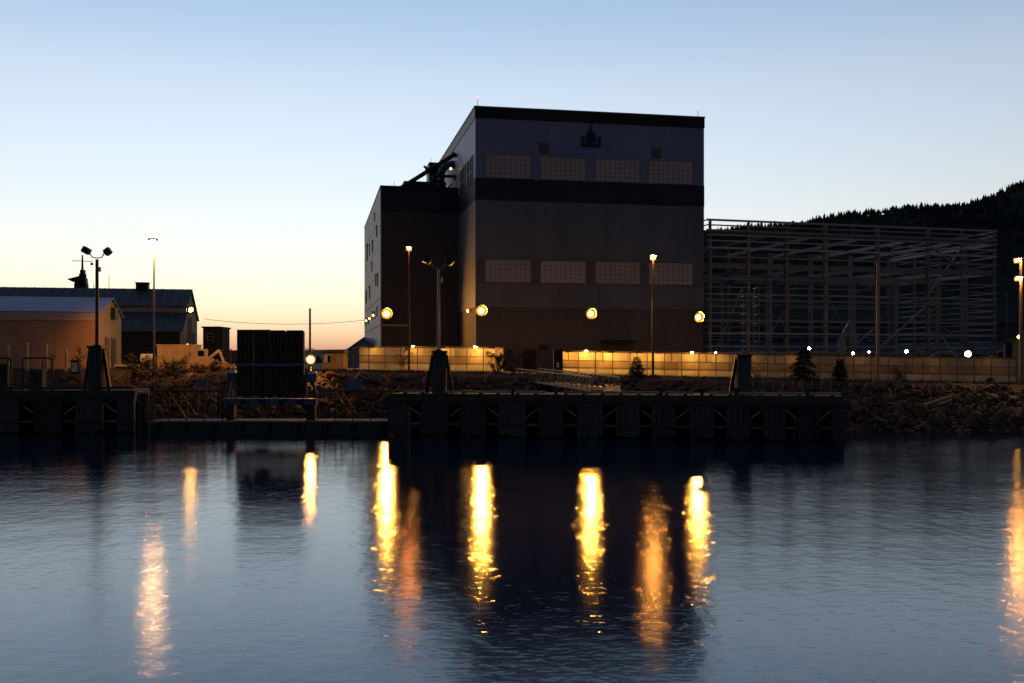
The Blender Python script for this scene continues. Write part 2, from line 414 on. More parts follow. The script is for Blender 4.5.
# ------------------------------------------------------------------ assembly hall
CA, SA = math.cos(R(11)), math.sin(R(11))
U = Vector((CA, SA, 0)); V = Vector((-SA, CA, 0)); Zv = Vector((0, 0, 1))
C0 = Vector((-5.27, 150, 0))
def HW(u, s, z): return C0+U*u+V*s+Zv*z
def hu(px, s=0):                       # u on the plane s whose pixel column is px
    k = (px-512)/1024; c = C0+V*s
    return (c.x-k*c.y)/(k*U.y-U.x)
def hs(px, u=0):                       # s along a side wall at u
    k = (px-512)/1024; c = C0+U*u
    return (c.x-k*c.y)/(k*V.y-V.x)
def hz(py, u, s=0): return PZ(py, HW(u, s, 0).y)
HWID = hu(703); HDEP = 62; BASE = 4.0
def hbox(mb, u0, s0, z0, u1, s1, z1):
    return mb.hexa([HW(u0, s0, z0), HW(u1, s0, z0), HW(u1, s1, z0), HW(u0, s1, z0), HW(u0, s0, z1), HW(u1, s0, z1), HW(u1, s1, z1), HW(u0, s1, z1)])
hall = thing('assembly_hall', 'tall windowless-looking shipyard hall with dark navy band, ship emblem and four bays of wall lights', 'building', HW(HWID/2, 0, BASE))
zt, zf, zn1, zn0, zs1, zs0, zl = 43.6, 42.0, 33.2, 30.0, 21.45, 17.75, 14.3
def ring_wall(mb, z0, z1, out=0.0, u0=0, u1=HWID, s0=0, s1=HDEP):
    return hbox(mb, u0-out, s0-out, z0, u1+out, s1+out, z1)
part(ring_wall(MB(), BASE, zl, .0), 'lower_wall', 'brown', hall)
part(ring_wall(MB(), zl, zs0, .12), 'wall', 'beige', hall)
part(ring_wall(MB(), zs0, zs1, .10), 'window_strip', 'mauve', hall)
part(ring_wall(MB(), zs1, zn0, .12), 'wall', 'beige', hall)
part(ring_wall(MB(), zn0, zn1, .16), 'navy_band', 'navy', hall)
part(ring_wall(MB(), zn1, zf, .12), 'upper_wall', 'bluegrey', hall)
part(ring_wall(MB(), zf, zt, .2), 'roof_fascia', 'fascia', hall)
part(ring_wall(MB(), zt, zt+.14, .3), 'coping', 'galv', hall)
def wall_window(u0, u1, z0, z1, s=0.0, nx=9, nz=5):
    f = MB()
    hbox(f, u0, s-.2, z0, u1, s-.13, z1)
    wd = part(f, 'window', 'window', hall)
    gm = MB()
    for i in range(nx+1):
        u = lerp(u0, u1, i/nx); hbox(gm, u-.045, s-.26, z0, u+.045, s-.2, z1)
    for j in range(nz+1):
        z = lerp(z0, z1, j/nz); hbox(gm, u0-.05, s-.255, z-.04, u1+.05, s-.205, z+.04)
    part(gm, 'mullion_grid', 'mullion', wd)
for a, c in ((485.2, 530.3), (540.3, 585), (595, 639.4), (648.2, 692)):
    wall_window(hu(a), hu(c), zn1+.12, 36.7)
    wall_window(hu(a), hu(c), zs0+.25, zs1-.2)
for a, c, y0, y1 in ((539.6, 548, 143, 152.4), (652, 660.4, 148.4, 157.4)):
    u0, u1 = hu(a), hu(c); z1, z0 = hz(y0, u0), hz(y1, u0)
    v = MB(); hbox(v, u0, -.3, z0, u1, -.12, z1); vp = part(v, 'vent', 'black_metal', hall)
    l = MB()
    for i in range(6):
        z = lerp(z0, z1, (i+.5)/6); hbox(l, u0+.06, -.36, z-.03, u1-.06, -.3, z+.06)
    part(l, 'louvre', 'mullion', vp)
# emblem: a ship's bow standing in an open dock
eu = hu(590.5); ez = hz(147, eu)
sc_ = .147
def ept(x, y): return HW(eu+x*sc_, -.2, ez+y*sc_)
em = MB()
for ring in ([(-10, 0), (10, 0), (10.4, 10), (7.6, 10), (7.2, 2.4), (-7.2, 2.4), (-7.6, 10), (-10.4, 10)],):
    em.prism([ept(*p) for p in ring], -V*.12)
em.prism([ept(*p) for p in ((-2.2, 3.2), (2.2, 3.2), (5.0, 5.2), (5.6, 9.6), (4.6, 9.4), (3.4, 13.2), (2.6, 15.4), (-2.6, 15.4), (-3.4, 13.2), (-4.6, 9.4), (-5.6, 9.6), (-5.0, 5.2))], -V*.16)
em.prism([ept(*p) for p in ((-.35, 15.4), (.35, 15.4), (.25, 23), (-.25, 23))], -V*.12)
em.prism([ept(*p) for p in ((-5, 12.6), (5, 12.6), (5, 13.3), (-5, 13.3))], -V*.2)
em.prism([ept(*p) for p in ((-1.6, 18.4), (1.6, 18.4), (1.6, 19), (-1.6, 19))], -V*.14)
part(em, 'emblem', 'navy', hall)
d = MB(); hbox(d, hu(523), -.12, BASE+.3, hu(536), 0, hz(350.5, hu(523))); dp = part(d, 'door', 'black_metal', hall)
k = MB(); hbox(k, hu(534), -.2, 6.4, hu(535), -.12, 6.6); part(k, 'handle', 'galv', dp)
d = MB(); hbox(d, hu(539), -.1, hz(350, 10), hu(547.5), 0, hz(345, 10)); part(d, 'sign', 'black_metal', hall)
d = MB(); hbox(d, hu(599.6), -1.4, hz(342, 20), hu(635), 0, hz(340.6, 20)); part(d, 'canopy', 'fascia', hall)
d = MB(); hbox(d, hu(601), -.08, BASE+.1, hu(634), 0, hz(342.5, 20)); part(d, 'roller_door', 'annex', hall)
# left side wall: tall windows and seams
for a, c in ((461.6, 466.4), (468.4, 474)):
    s1, s0 = hs(a), hs(c)
    f = MB(); hbox(f, -.2, s0, 32.4, -.12, s1, 37.0); wp = part(f, 'side_window', 'glass_matte', hall)
    gm = MB()
    for t in (0, .5, 1): hbox(gm, -.27, lerp(s0, s1, t)-.08, 32.35, -.2, lerp(s0, s1, t)+.08, 37.05)
    for t in (0, .5, 1): hbox(gm, -.26, s0, lerp(32.4, 37, t)-.06, -.21, s1, lerp(32.4, 37, t)+.06)
    part(gm, 'frame', 'galv', wp)
def rod(u, s, z, hh=1.3, par=hall):
    r_ = MB(); r_.tube(HW(u, s, z), HW(u, s, z+hh), .045, .03, 6); o = part(r_, 'lightning_rod', 'galv', par)
    t_ = MB(); t_.dome(HW(u, s, z+hh), Zv, .11, .16, 8, 2); part(t_, 'beacon', 'beacon', o)
rod(.3, .3, zt+.1); rod(HWID-.7, .3, zt+.1); rod(.3, 25, zt+.1); rod(.3, 42, zt+.1)

# ------------------------------------------------------------------ annex on the left
S0 = 17.8; AU0 = hu(381, S0); AU1 = -.13; ATOP = 34.4; ADEP = 52
annex = thing('annex_building', 'lower dark annex with pale panelled left side joined to the tall hall', 'building', HW((AU0+AU1)/2, S0, BASE))
def abox(mb, z0, z1, out=0.0): return hbox(mb, AU0-out, S0-out, z0, AU1, S0+ADEP, z1)
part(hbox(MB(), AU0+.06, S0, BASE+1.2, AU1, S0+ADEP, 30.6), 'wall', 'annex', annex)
part(hbox(MB(), AU0+.0, S0-.06, 30.6, AU1, S0+ADEP+.05, ATOP), 'navy_band', 'navy', annex)
part(hbox(MB(), AU0-.15, S0-.2, ATOP, AU1, S0+ADEP+.2, ATOP+.3), 'coping', 'fascia', annex)
part(hbox(MB(), AU0+.5, S0+.5, BASE, AU1-.02, S0+ADEP-.4, BASE+1.2), 'plinth', 'black_metal', annex)
part(hbox(MB(), AU0+.1, S0-.5, 12.05, hu(408, S0), S0-.01, 12.3), 'ledge', 'galv', annex)
zz = [BASE+1.2, 8.4, 12.2, 16.6, 21.0, 25.4, 29.8, ATOP-.02]
for a, c in zip(zz, zz[1:]):
    part(hbox(MB(), AU0-.1, S0-.02, a+.06, AU0+.05, S0+ADEP+.1, c-.06), 'side_panel', 'skylit_panel', annex)
for s_, z_, ws, wz in ((8, 27.6, 3.2, 1.6), (20, 26.2, 3.4, 2.0), (22.5, 22.9, 2.8, 1.6), (38, 26.4, 5.0, 3.2), (30, 26.6, 2.4, 2.0), (6, 19.0, 2.8, 2.0), (11, 19.4, 2.4, 1.8), (30, 18.4, 3.2, 2.2),
                       (42, 18.2, 4, 2.2), (7, 13.9, 2.6, 1.5), (13, 13.8, 3.2, 1.2), (21, 14.0, 3.2, 1.4), (34, 13.6, 4, 1.4), (43, 13.7, 4, 1.4), (14, 31.0, 2.0, 1.2)):
    f = MB(); hbox(f, AU0-.16, S0+s_, z_, AU0-.1, S0+s_+ws, z_+wz); wp = part(f, 'window', 'glass_matte', annex)
    f = MB(); hbox(f, AU0-.28, S0+s_-.1, z_+wz, AU0-.1, S0+s_+ws+.1, z_+wz+.14); hbox(f, AU0-.2, S0+s_+ws*.5-.06, z_, AU0-.16, S0+s_+ws*.5+.06, z_+wz)
    part(f, 'frame', 'black_metal', wp)
# roof plant
part(hbox(MB(), hu(404, 24), 24, ATOP+.3, hu(446, 24), 34, hz(182.5, 0, 24)), 'roof_curb', 'annex', annex)
rp = MB(); hbox(rp, hu(429, 28), 28, ATOP+1, hu(441, 28), 32, hz(163, 0, 28))
rb = part(rp, 'air_handler', 'black_metal', annex)
l = MB(); hbox(l, hu(427, 28), 29, hz(172, 0, 28), hu(429, 28), 31, hz(167, 0, 28)); part(l, 'exhaust_hood', 'galv', rb)
dx = hu(441, 23)
pts = [HW(dx, 23, ATOP+.3)]+[HW(dx+2.2-2.2*math.cos(a), 23, hz(176, 0, 23)+2.2*math.sin(a)*.9) for a in [R(15*i) for i in range(0, 7)]]+[HW(-.12, 23, hz(176, 0, 23)+1.98)]
part(MB().path(pts, .62, 10), 'duct', 'duct', annex)
def strut(pa, pb, s, r, nm='brace_pipe'):
    a = HW(hu(pa[0], s), s, 0); a.z = PZ(pa[1], a.y)
    c = HW(hu(pb[0], s), s, 0); c.z = PZ(pb[1], c.y)
    q = MB().tube(a, c, r, r, 8); return part(q, nm, 'black_metal', annex)
o = strut((396, 191), (455.5, 154), 20.3, .36)
q = MB(); q.tube(HW(hu(454.5, 20.3), 20.3, PZ(154.8, 169)), HW(hu(456, 20.3), 20.3, PZ(153.6, 169)), .62, .62, 10); part(q, 'flange', 'black_metal', o)
o = strut((432, 176), (458, 176.5), 20.6, .26)
q = MB(); q.tube(HW(hu(453.6, 20.6), 20.6, PZ(176.4, 169)), HW(hu(455.2, 20.6), 20.6, PZ(176.4, 169)), .5, .5, 10); part(q, 'flange', 'black_metal', o)
strut((424, 166), (448, 192), 19.6, .2); strut((446, 190), (452, 184), 19.2, .12); strut((428, 186), (441, 172), 21, .24)
rod(AU0+2.2, S0+1, ATOP+.25, 1.1, annex); rod(hu(431, 30), 30, hz(163, 0, 28), 1.4, annex)
lm = thing('roof_lamp', 'small warm lamp under the elbow duct on the annex roof', 'lamp', HW(hu(450.8, 19), 19, hz(169, 0, 19)))
part(MB().tube(WL[lm.name], WL[lm.name]+Vector((0, .6, .25)), .05), 'bracket', 'black_metal', lm)
part(MB().dome(WL[lm.name], -V, .2, .2, 8, 2), 'lens', 'warm', lm)

# ------------------------------------------------------------------ wall lamps
def wall_lamp(p, nrm, r, m, label, group, arm=.5, sides=(-1, 1)):
    p = Vector(p); nrm = Vector(nrm).normalized(); side = nrm.cross(Zv).normalized()
    t = thing('wall_lamp', label, 'lamp', p, group)
    part(MB().beam(p, p+nrm*arm, .14), 'bracket', 'black_metal', t)
    c = p+nrm*arm
    hb = MB(); k_ = 1.95 if r > .3 else 1.35
    hb.tube(c-nrm*.1, c-nrm*.03, r*k_, r*k_, 20)
    for i in range(20):
        a_ = math.pi*2*i/20; rad = side*math.cos(a_)+Zv*math.sin(a_); tg = -side*math.sin(a_)+Zv*math.cos(a_)
        dp_ = r*(.55+.35*max(0, math.sin(a_)))
        hb.obox(c-nrm*.03+nrm*dp_+rad*r*k_, tg*r*k_*.17, nrm*dp_, rad*.03)
    part(hb, 'housing', 'black_metal', t)
    if r > .3:  # glowing discs added round the lens as bloom
        part(MB().dome(c-nrm*.03, nrm, r*1.9, r*.10, 20, 3), 'bloom_rim', 'bloom_edge', t)
        part(MB().dome(c+nrm*.02, nrm, r*1.3, r*.22, 18, 3), 'bloom', 'bloom_disc', t)
        part(MB().dome(c+nrm*r*.2, nrm, r*.72, r*.6), 'lens', m, t)
    else: part(MB().dome(c+nrm*.02, nrm, r, r*.75), 'lens', m, t)
    return t
GM = 'bright sodium lamps on the hall walls'
LM = {}
for px, py, lab in ((480.5, 311, 'bright sodium lamp near the left front corner of the tall hall'), (589.5, 314, 'bright sodium lamp in the middle of the tall hall front'),
                    (696.5, 317.5, 'bright sodium lamp at the right corner of the tall hall')):
    u = hu(px); wall_lamp(HW(u, 0, hz(py, u)), -V, .42, 'sodium', lab, GM, .7, (-1, 1))
u = hu(386.3, S0); wall_lamp(HW(u, S0, hz(314, u, S0)), -V, .46, 'sodium', 'bright sodium lamp on the annex front beside its pale side', GM, .7)
s_ = hs(471); wall_lamp(HW(0, s_, hz(311, 0, s_)), -U-V*.8, .22, 'sodium_side', 'smaller sodium lamp round the corner on the left wall of the hall', 'small side lamps', .6)
for i, (px, py) in enumerate(((375, 315.5), (371.2, 318.5), (367.8, 320.8), (364.6, 324))):
    s_ = hs(px+.4, AU0); wall_lamp(HW(AU0-.1, s_, hz(py, AU0, s_)), -U*.7-V, .17, 'sodium_side',
        ('first', 'second', 'third', 'fourth and farthest')[i]+' small lamp along the pale annex side, counted from its front corner', 'small side lamps', .5)

# ------------------------------------------------------------------ steel frame under construction
FC, FS = math.cos(R(15.3)), math.sin(R(15.3))
FU = Vector((FC, FS, 0)); FV = Vector((-FS, FC, 0)); F0 = Vector((30.1, 158.5, 0)); FL = 53.6; FD = 28
def FW(u, s, z): return F0+FU*u+FV*s+Zv*z
def fu(px, s=0):
    k = (px-512)/1024; c = F0+FV*s
    return (c.x-k*c.y)/(k*FU.y-FU.x)
frame = thing('steel_frame', 'open steel skeleton of an unfinished building with rows of horizontal girts beside the hall', 'building frame', FW(FL/2, 0, 3.8))
FT = 28.3; FB = 3.7
unit = MB().box(-.5, -.5, -.5, .5, .5, .5).mesh('beam', M['steel'])
unit_g = MB().box(-.5, -.5, -.5, .5, .5, .5).mesh('girt', M['girt'])
def ibeam():
    m_ = MB(); m_.box(-.5, -.5, -.5, .5, -.36, .5); m_.box(-.5, .36, -.5, .5, .5, .5); m_.box(-.12, -.36, -.5, .12, .36, .5); return m_.mesh('column', M['steel'])
colm = ibeam(); FR = R(15.3)
def fcol(u, s, z0, z1, wd): piece('column', colm, frame, FW(u, s, (z0+z1)/2), FR, (wd, wd, z1-z0))
def fgirt(u0, u1, s, z, hh=.2, dp=.16, nm='girt', me=None): piece(nm, me or (unit_g if nm == 'girt' else unit), frame, FW((u0+u1)/2, s, z), FR, (u1-u0, dp, hh))
def fside(u, s0, s1, z, hh=.2, dp=.16, nm='girt', me=None): piece(nm, me or (unit_g if nm == 'girt' else unit), frame, FW(u, (s0+s1)/2, z), FR, (dp, s1-s0, hh))
cols = [fu(p) for p in (711.5, 750, 788, 827, 879, 930, 964, 996.5)]
for i, u in enumerate(cols): fcol(u, .5, FB, FT-.1, .62 if i in (2, 3, 4, 5) else .36)
for i in range(7): fcol(1+i*(FL-2)/6, FD, FB, FT-1.6, .6)
for i in range(7): fcol(1+i*(FL-2)/6, FD*.5, FB, 21, .5)
for s_ in (7, 14, 21, 27.6): fcol(FL-.5, s_, FB, FT-.1, .36)
for s_ in (7, 14, 21): fcol(.5, s_, FB, FT-.1, .36)
GZ = [28.3, 27.5, 26.7, 26.0, 25.1, 24.0, 22.6, 19.2, 17.9, 16.8, 15.9, 14.9, 13.9, 12.7, 11.7, 10.7, 9.7, 8.7, 7.7]
strong = {28.3, 26.7, 24.0, 22.6, 15.9, 12.7, 10.7}
for z in GZ:
    hh = .32 if z in strong else .2
    if z in (17.9, 13.9, 9.7, 11.7, 14.9):
        fgirt(0, cols[1], 0, z, .13); fgirt(cols[6]-.4, FL, 0, z, .13)
        if z in (17.9, 14.9, 11.7): fgirt(cols[2], cols[4], 0, z, .12)
    else: fgirt(0, FL, 0, z, hh)
    fside(FL, .3, FD, z-.05, .17); fside(0, .3, FD, z-.05, .17)
fgirt(0, FL, .75, 21.3, .9, .35, 'beam'); fgirt(0, FL, FD, 21.3, .9, .35, 'beam'); fgirt(0, FL, FD*.5, 20.8, .8, .3, 'beam')
fgirt(0, FL, .7, 26.4, .55, .3, 'beam')
for z in (26.4, 24.5, 19, 17, 15, 13, 11, 9): fgirt(0, FL, FD+.3, z, .16)
for u in (1, 10, 18, 27, 36, 45, FL-1): fside(u, .8, FD, 26.0, .5, .3, 'beam'); fside(u+.4, .8, FD, 21.2, .6, .3, 'beam')
def brace(a, c, wd=.26):
    part(MB().beam(a, c, wd), 'brace', 'steel', frame)
brace(FW(cols[5], .9, 14), FW(cols[7], .9, 6)); brace(FW(cols[5], .9, 17), FW(cols[6], .9, 25)); brace(FW(cols[4], .9, 8), FW(cols[5], .9, 15.5))
brace(FW(cols[4], 14, 5), FW(cols[5], 14, 13)); brace(FW(cols[3], 14, 13), FW(cols[4], 14, 5)); brace(FW(cols[6], 1, 22), FW(cols[5], 1, 26))
brace(FW(FL-.6, 2, 26.3), FW(FL-.6, 9, 28)); brace(FW(FL-.8, 7, 5), FW(FL-.8, 14, 12)); brace(FW(cols[2], FD, 5), FW(cols[3], FD, 20)); brace(FW(cols[5]-2, FD, 20), FW(cols[6], FD, 5))
brace(FW(cols[2]+1, 9, 9), FW(cols[3], 9, 19), .2); brace(FW(cols[4]+1, 9, 18), FW(cols[5], 9, 20.5), .2)

rd = random.Random(5)
for k in range(26):
    u = rd.uniform(4, FL-4); z = rd.choice([9.5, 12, 14.6, 17, 19.4, 22.4, 24.6]); s_ = rd.uniform(4, 22); l_ = rd.uniform(.8, 3.4)
    piece('ledger', unit_g, frame, FW(u, s_, z+rd.uniform(-.5, .5)), FR, (l_, .12, rd.uniform(.1, .22)))
def scaffold(px, Y, z1, wid, label):
    x = PX(px, Y); t = thing('scaffold_tower', label, 'scaffold', (x, Y, 4), 'scaffold towers inside the frame')
    for sx in (-1, 1):
        for sy in (-1, 1): part(MB().tube((x+sx*wid, Y+sy*1.2, 3.9), (x+sx*wid, Y+sy*1.2, z1), .07, .07, 6), 'leg', 'galv', t)
    z = 5.2; k = 0
    while z < z1:
        part(MB().box(x-wid-.35, Y-1.3, z, x+wid+.35, Y+1.3, z+.12), 'platform', 'galv', t)
        z += 1.45; k += 1
scaffold(748, 166, 17.5, .55, 'narrow left scaffold tower with pale platforms inside the steel frame')
scaffold(763, 167.5, 18.6, .95, 'wider scaffold tower with pale platforms next to the narrow one')

# behind the frame
wh = thing('warehouse', 'long low blue warehouse glimpsed through the bottom of the steel frame', 'building', (80, 226, 4))
part(MB().box(40, 224, 3.5, 112, 246, 10.6), 'wall', 'warehouse', wh)
part(MB().box(39.8, 223.8, 10.6, 112.2, 246.2, 14.6), 'upper_wall', 'warehouse_dark', wh)
part(MB().hexa([(39, 223, 14.6), (113, 223, 14.6), (113, 247, 14.6), (39, 247, 14.6), (39, 234, 15.0), (113, 234, 15.0), (113, 236, 15.0), (39, 236, 15.0)]), 'roof', 'roof_dark', wh)
for i in range(12):
    x = 43+i*5.6
    wp = part(MB().box(x, 223.9, 6.2, x+3.2, 224.02, 8.4), 'window', 'glass_dark', wh)
    part(MB().box(x-.1, 223.8, 8.4, x+3.3, 223.9, 8.6).box(x+1.5, 223.84, 6.2, x+1.66, 223.9, 8.4), 'frame', 'white', wh if False else wp)
tb = thing('wrapped_boat', 'hull shrouded in white wrap on stands inside the steel frame', 'boat', (PX(850, 176), 176, 4))
x0 = PX(850, 176); bm_ = MB(); vs = []
for yy, k_, zb, zt_ in ((176, .06, 9.5, 13.2), (177.2, .55, 7.0, 13.6), (179.5, .85, 6.2, 12.6), (186, 1.0, 6.0, 11.6), (189, .9, 6.4, 11.0)):
    sx = (yy-176)*.27
    for a_, b__ in ((0, zb), (1.1, zb+1.4), (2.0, zt_-2.0), (.3, zt_-.2), (-.3, zt_), (-2.0, zt_-2.2), (-1.1, zb+1.4)): vs.append((x0+sx+a_*k_, yy, b__))
fs = [(k*7+i, k*7+(i+1) % 7, (k+1)*7+(i+1) % 7, (k+1)*7+i) for k in range(4) for i in range(7)]+[tuple(range(7)), tuple(range(28, 35))]
bm_.add(vs, fs); part(bm_, 'wrap', 'tarp_dim', tb)
for yy in (178.5, 183, 187): part(MB().beam((x0+(yy-176)*.27-1.8, yy, 4), (x0+(yy-176)*.27, yy, 7.2), .2).beam((x0+(yy-176)*.27+1.8, yy, 4), (x0+(yy-176)*.27, yy, 7.2), .2), 'stand', 'steel', tb)

def work_light(px, py, Y, sz, m, label):
    p = P(px, py, Y); t = thing('work_light', label, 'lamp', (p.x, Y, gz(p.x)), 'white work lights behind the walkway')
    part(MB().tube((p.x, Y, gz(p.x)-.1), (p.x, Y, p.z-sz), .07, .06, 6), 'post', 'galv', t)
    hb = MB().obox(p+Vector((0, .12, 0)), (sz*1.15, 0, 0), (0, .1, 0), (0, 0, sz*1.15))
    part(hb, 'housing', 'black_metal', t)
    part(MB().dome(p, (0, -1, -.1), sz, sz*.5, 10, 2), 'lens', m, t)
work_light(809, 348.5, 142, .2, 'halide', 'pale green-white work light just above the middle conifer')
work_light(853, 353.3, 142, .14, 'halide', 'tiny work light on its post between the two right conifers and the dark pole')
work_light(869, 352, 150, .11, 'halide', 'faint work light just left of the plain dark pole')
work_light(906.5, 351.3, 142, .2, 'halide', 'round work light right of the plain dark pole')
work_light(968, 354, 138, .40, 'halide_big', 'largest square white work light near the right end of the frame')

# ------------------------------------------------------------------ covered walkways
def walkway(px0, px1, Y0, Y1, ztop_f, name, label, hoops, lamp_px, open_end=False, dens=2.1):
    x0, x1 = PX(px0, Y0), PX(px1, Y1)
    A = Vector((x0, Y0, 0)); B = Vector((x1, Y1, 0)); L = (B-A).length; D = (B-A)/L; Nn = Vector((-D.y, D.x, 0))
    W_ = 2.6
    def zz(t): return ztop_f(t)
    t_ = thing(name, label, 'walkway', (x0, Y0, zz(0)[0]))
    nb = max(2, round(L/dens))
    cache = {}
    for i in range(nb):
        a, c = A+D*(L*i/nb), A+D*(L*(i+1)/nb)
        b0, t0 = zz(i/nb); b1, t1 = zz((i+1)/nb); g_ = D*.012
        for f0, f1, nm_, m_ in ((.04, .27, 'low_panel', 'panel_low'), (.275, .63, 'wall_panel', 'panel_mid'), (.635, .98, 'upper_panel', 'panel')):  # sheeting rows differ in tone: palest low, darkest in the middle
            e0, e1, h0, h1 = lerp(b0, t0, f0), lerp(b1, t1, f0), lerp(b0, t0, f1), lerp(b1, t1, f1)
            o0, o1 = Nn*W_, Nn*(W_+.05)
            part(MB().hexa([a+g_+o0+Zv*e0, c-g_+o0+Zv*e1, c-g_+o1+Zv*e1, a+g_+o1+Zv*e0, a+g_+o0+Zv*h0, c-g_+o0+Zv*h1, c-g_+o1+Zv*h1, a+g_+o1+Zv*h0]), nm_, m_, t_)
    # handrails on the camera side, deck, top rails
    for kk in (.33, .62, .97):
        b0, t0 = zz(0); b1, t1 = zz(1)
        part(MB().beam(A+Zv*lerp(b0, t0, kk), B+Zv*lerp(b1, t1, kk), .09), 'rail', 'walk_metal', t_)
    b0, t0 = zz(0); b1, t1 = zz(1)
    part(MB().beam(A+Nn*W_*.5+Zv*(b0-.1), B+Nn*W_*.5+Zv*(b1-.1), W_+.4, .2), 'deck', 'concrete', t_)
    part(MB().beam(A+Nn*(W_-.1)+Zv*(t0+.02), B+Nn*(W_-.1)+Zv*(t1+.02), .16, .14), 'top_beam', 'walk_metal', t_)
    for i in range(nb+1):
        a = A+D*(L*i/nb); bb, tt = zz(i/nb)
        part(MB().beam(a+Zv*(bb-.3), a+Zv*tt, .1), 'post', 'walk_metal', t_)
        if hoops and i % 2 == 0:
            pts = [a+D*(.45-.45*math.cos(x_))-Nn*.04+Zv*(tt-.42+.42*math.sin(x_)) for x_ in [math.pi*j/8 for j in range(9)]]
            pts = [a-Nn*.04+Zv*(tt-1.1)]+pts+[a+D*.9-Nn*.04+Zv*(tt-1.1)]
            part(MB().path(pts, .06, 5), 'hoop', 'walk_metal', t_)
    for (pxl, pw, rr) in lamp_px:
        # distance along by pixel
        k = (pxl-512)/1024; tt_ = (A.x-k*A.y)/(k*D.y-D.x); bb, tp = zz(tt_/L)
        c = A+D*tt_+Nn*(W_-1.15)+Zv*(tp+.02)
        fx = part(MB().beam(c+Zv*.16, c+Nn*1.05+Zv*.16, .07).obox(c+Zv*.14, D*.2, Nn*.16, Zv*.03), 'lamp_or_fill_arm', 'walk_metal', t_)
        part(MB().dome(c+Zv*.1, -Zv, rr, rr*.8, 8, 2), 'lamp_or_fill_lens', 'walk_and_fill_lamp', fx)
        if pw: part(MB().obox(c-Nn*.3+Zv*.02, D*.45, Nn*.02, Zv*.2), 'fill_lamp_hood', 'walk_metal', fx)  # hooded lamps are added fills, hidden from view, to brighten the panels
    return t_
walkway(353, 500, 131, 128, lambda t: (lerp(5.25, 4.95, t), lerp(8.25, 8.05, t)), 'covered_walkway', 'shorter lamp-lit pale walkway wall left of the gap, in front of the annex', False,
        [(368, 1, .11), (410, 0, .15), (440, 1, .13), (473, 0, .21), (490, 1, .13)])
walkway(561, 1026, 125, 125, lambda t: (lerp(4.62, 3.62, t), lerp(7.6, 6.75, t)), 'covered_walkway', 'long lamp-lit walkway with hooped tops running right towards the frame', True,
        [(569, 1, .17), (587, 0, .20), (612, 1, .21), (640, 1, .15), (660, 1, .17), (694, 0, .19), (718, 0, .11), (748, 1, .075), (800, 1, .045), (870, 1, .03), (940, 1, .03), (1000, 1, .035)])
# gate cabinet at the open end of the long walkway
gc = thing('gate_cabinet', 'dark upright cabinet at the left end of the long walkway', 'cabinet', P(558, 372, 124.6))
x = PX(558.5, 124.6)
part(MB().box(x-.6, 124.2, 4.5, x+.5, 125.4, 7.75), 'body', 'black_metal', gc)
part(MB().box(x-.25, 124.12, 5.6, x+.05, 124.2, 6.2), 'notice', 'white', gc)
part(MB().box(x-.5, 124.15, 4.7, x+.4, 124.2, 5.4), 'hatch', 'pole', gc)

# aluminium gangway coming down towards the pier
gw = thing('gangway', 'pale metal gangway with lattice railings sloping down from the yard to the pier', 'gangway', P(528, 379, 116))
ga0 = Vector((PX(527, 117), 117, PZ(379.5, 117))); ga1 = Vector((PX(606, 92), 92, PZ(391, 92)))
gd = (ga1-ga0); gl = gd.length; gd.normalize(); gn = Vector((gd.y, -gd.x, 0)).normalized()
part(MB().beam(ga0, ga1, 2.6, .14), 'deck', 'deck_plank', gw)
for sg in (-1, 1):
    a, c = ga0+gn*sg*1.35, ga1+gn*sg*1.35
    part(MB().beam(a+Zv*.05, c+Zv*.05, .16), 'bottom_chord', 'galv', gw)
    part(MB().beam(a+Zv*1.25, c+Zv*1.25, .12), 'handrail', 'galv', gw)
    nn_ = 18
    for i in range(nn_+1):
        p = lerp(a, c, i/nn_); part(MB().beam(p+Zv*.1, p+Zv*1.25, .08), 'baluster', 'galv', gw)
    for i in range(0, nn_, 2):
        p, q = lerp(a, c, i/nn_), lerp(a, c, (i+2)/nn_); part(MB().beam(p+Zv*.1, q+Zv*1.2, .05), 'diagonal', 'galv', gw)
ap = [P(606, 391, 91.5), P(622, 393.5, 89.5)]
part(MB().hexa([P(603, 392.5, 91), P(622, 393.5, 88.5), P(619, 386.5, 93), P(605, 385, 95)]+[v+Zv*.12 for v in (P(603, 392.5, 91), P(622, 393.5, 88.5), P(619, 386.5, 93), P(605, 385, 95))]), 'apron', 'black_metal', gw)
lg = P(527, 392, 116); part(MB().tube((ga0.x, ga0.y, 2.5), ga0, .16, .16, 8), 'support', 'galv', gw)

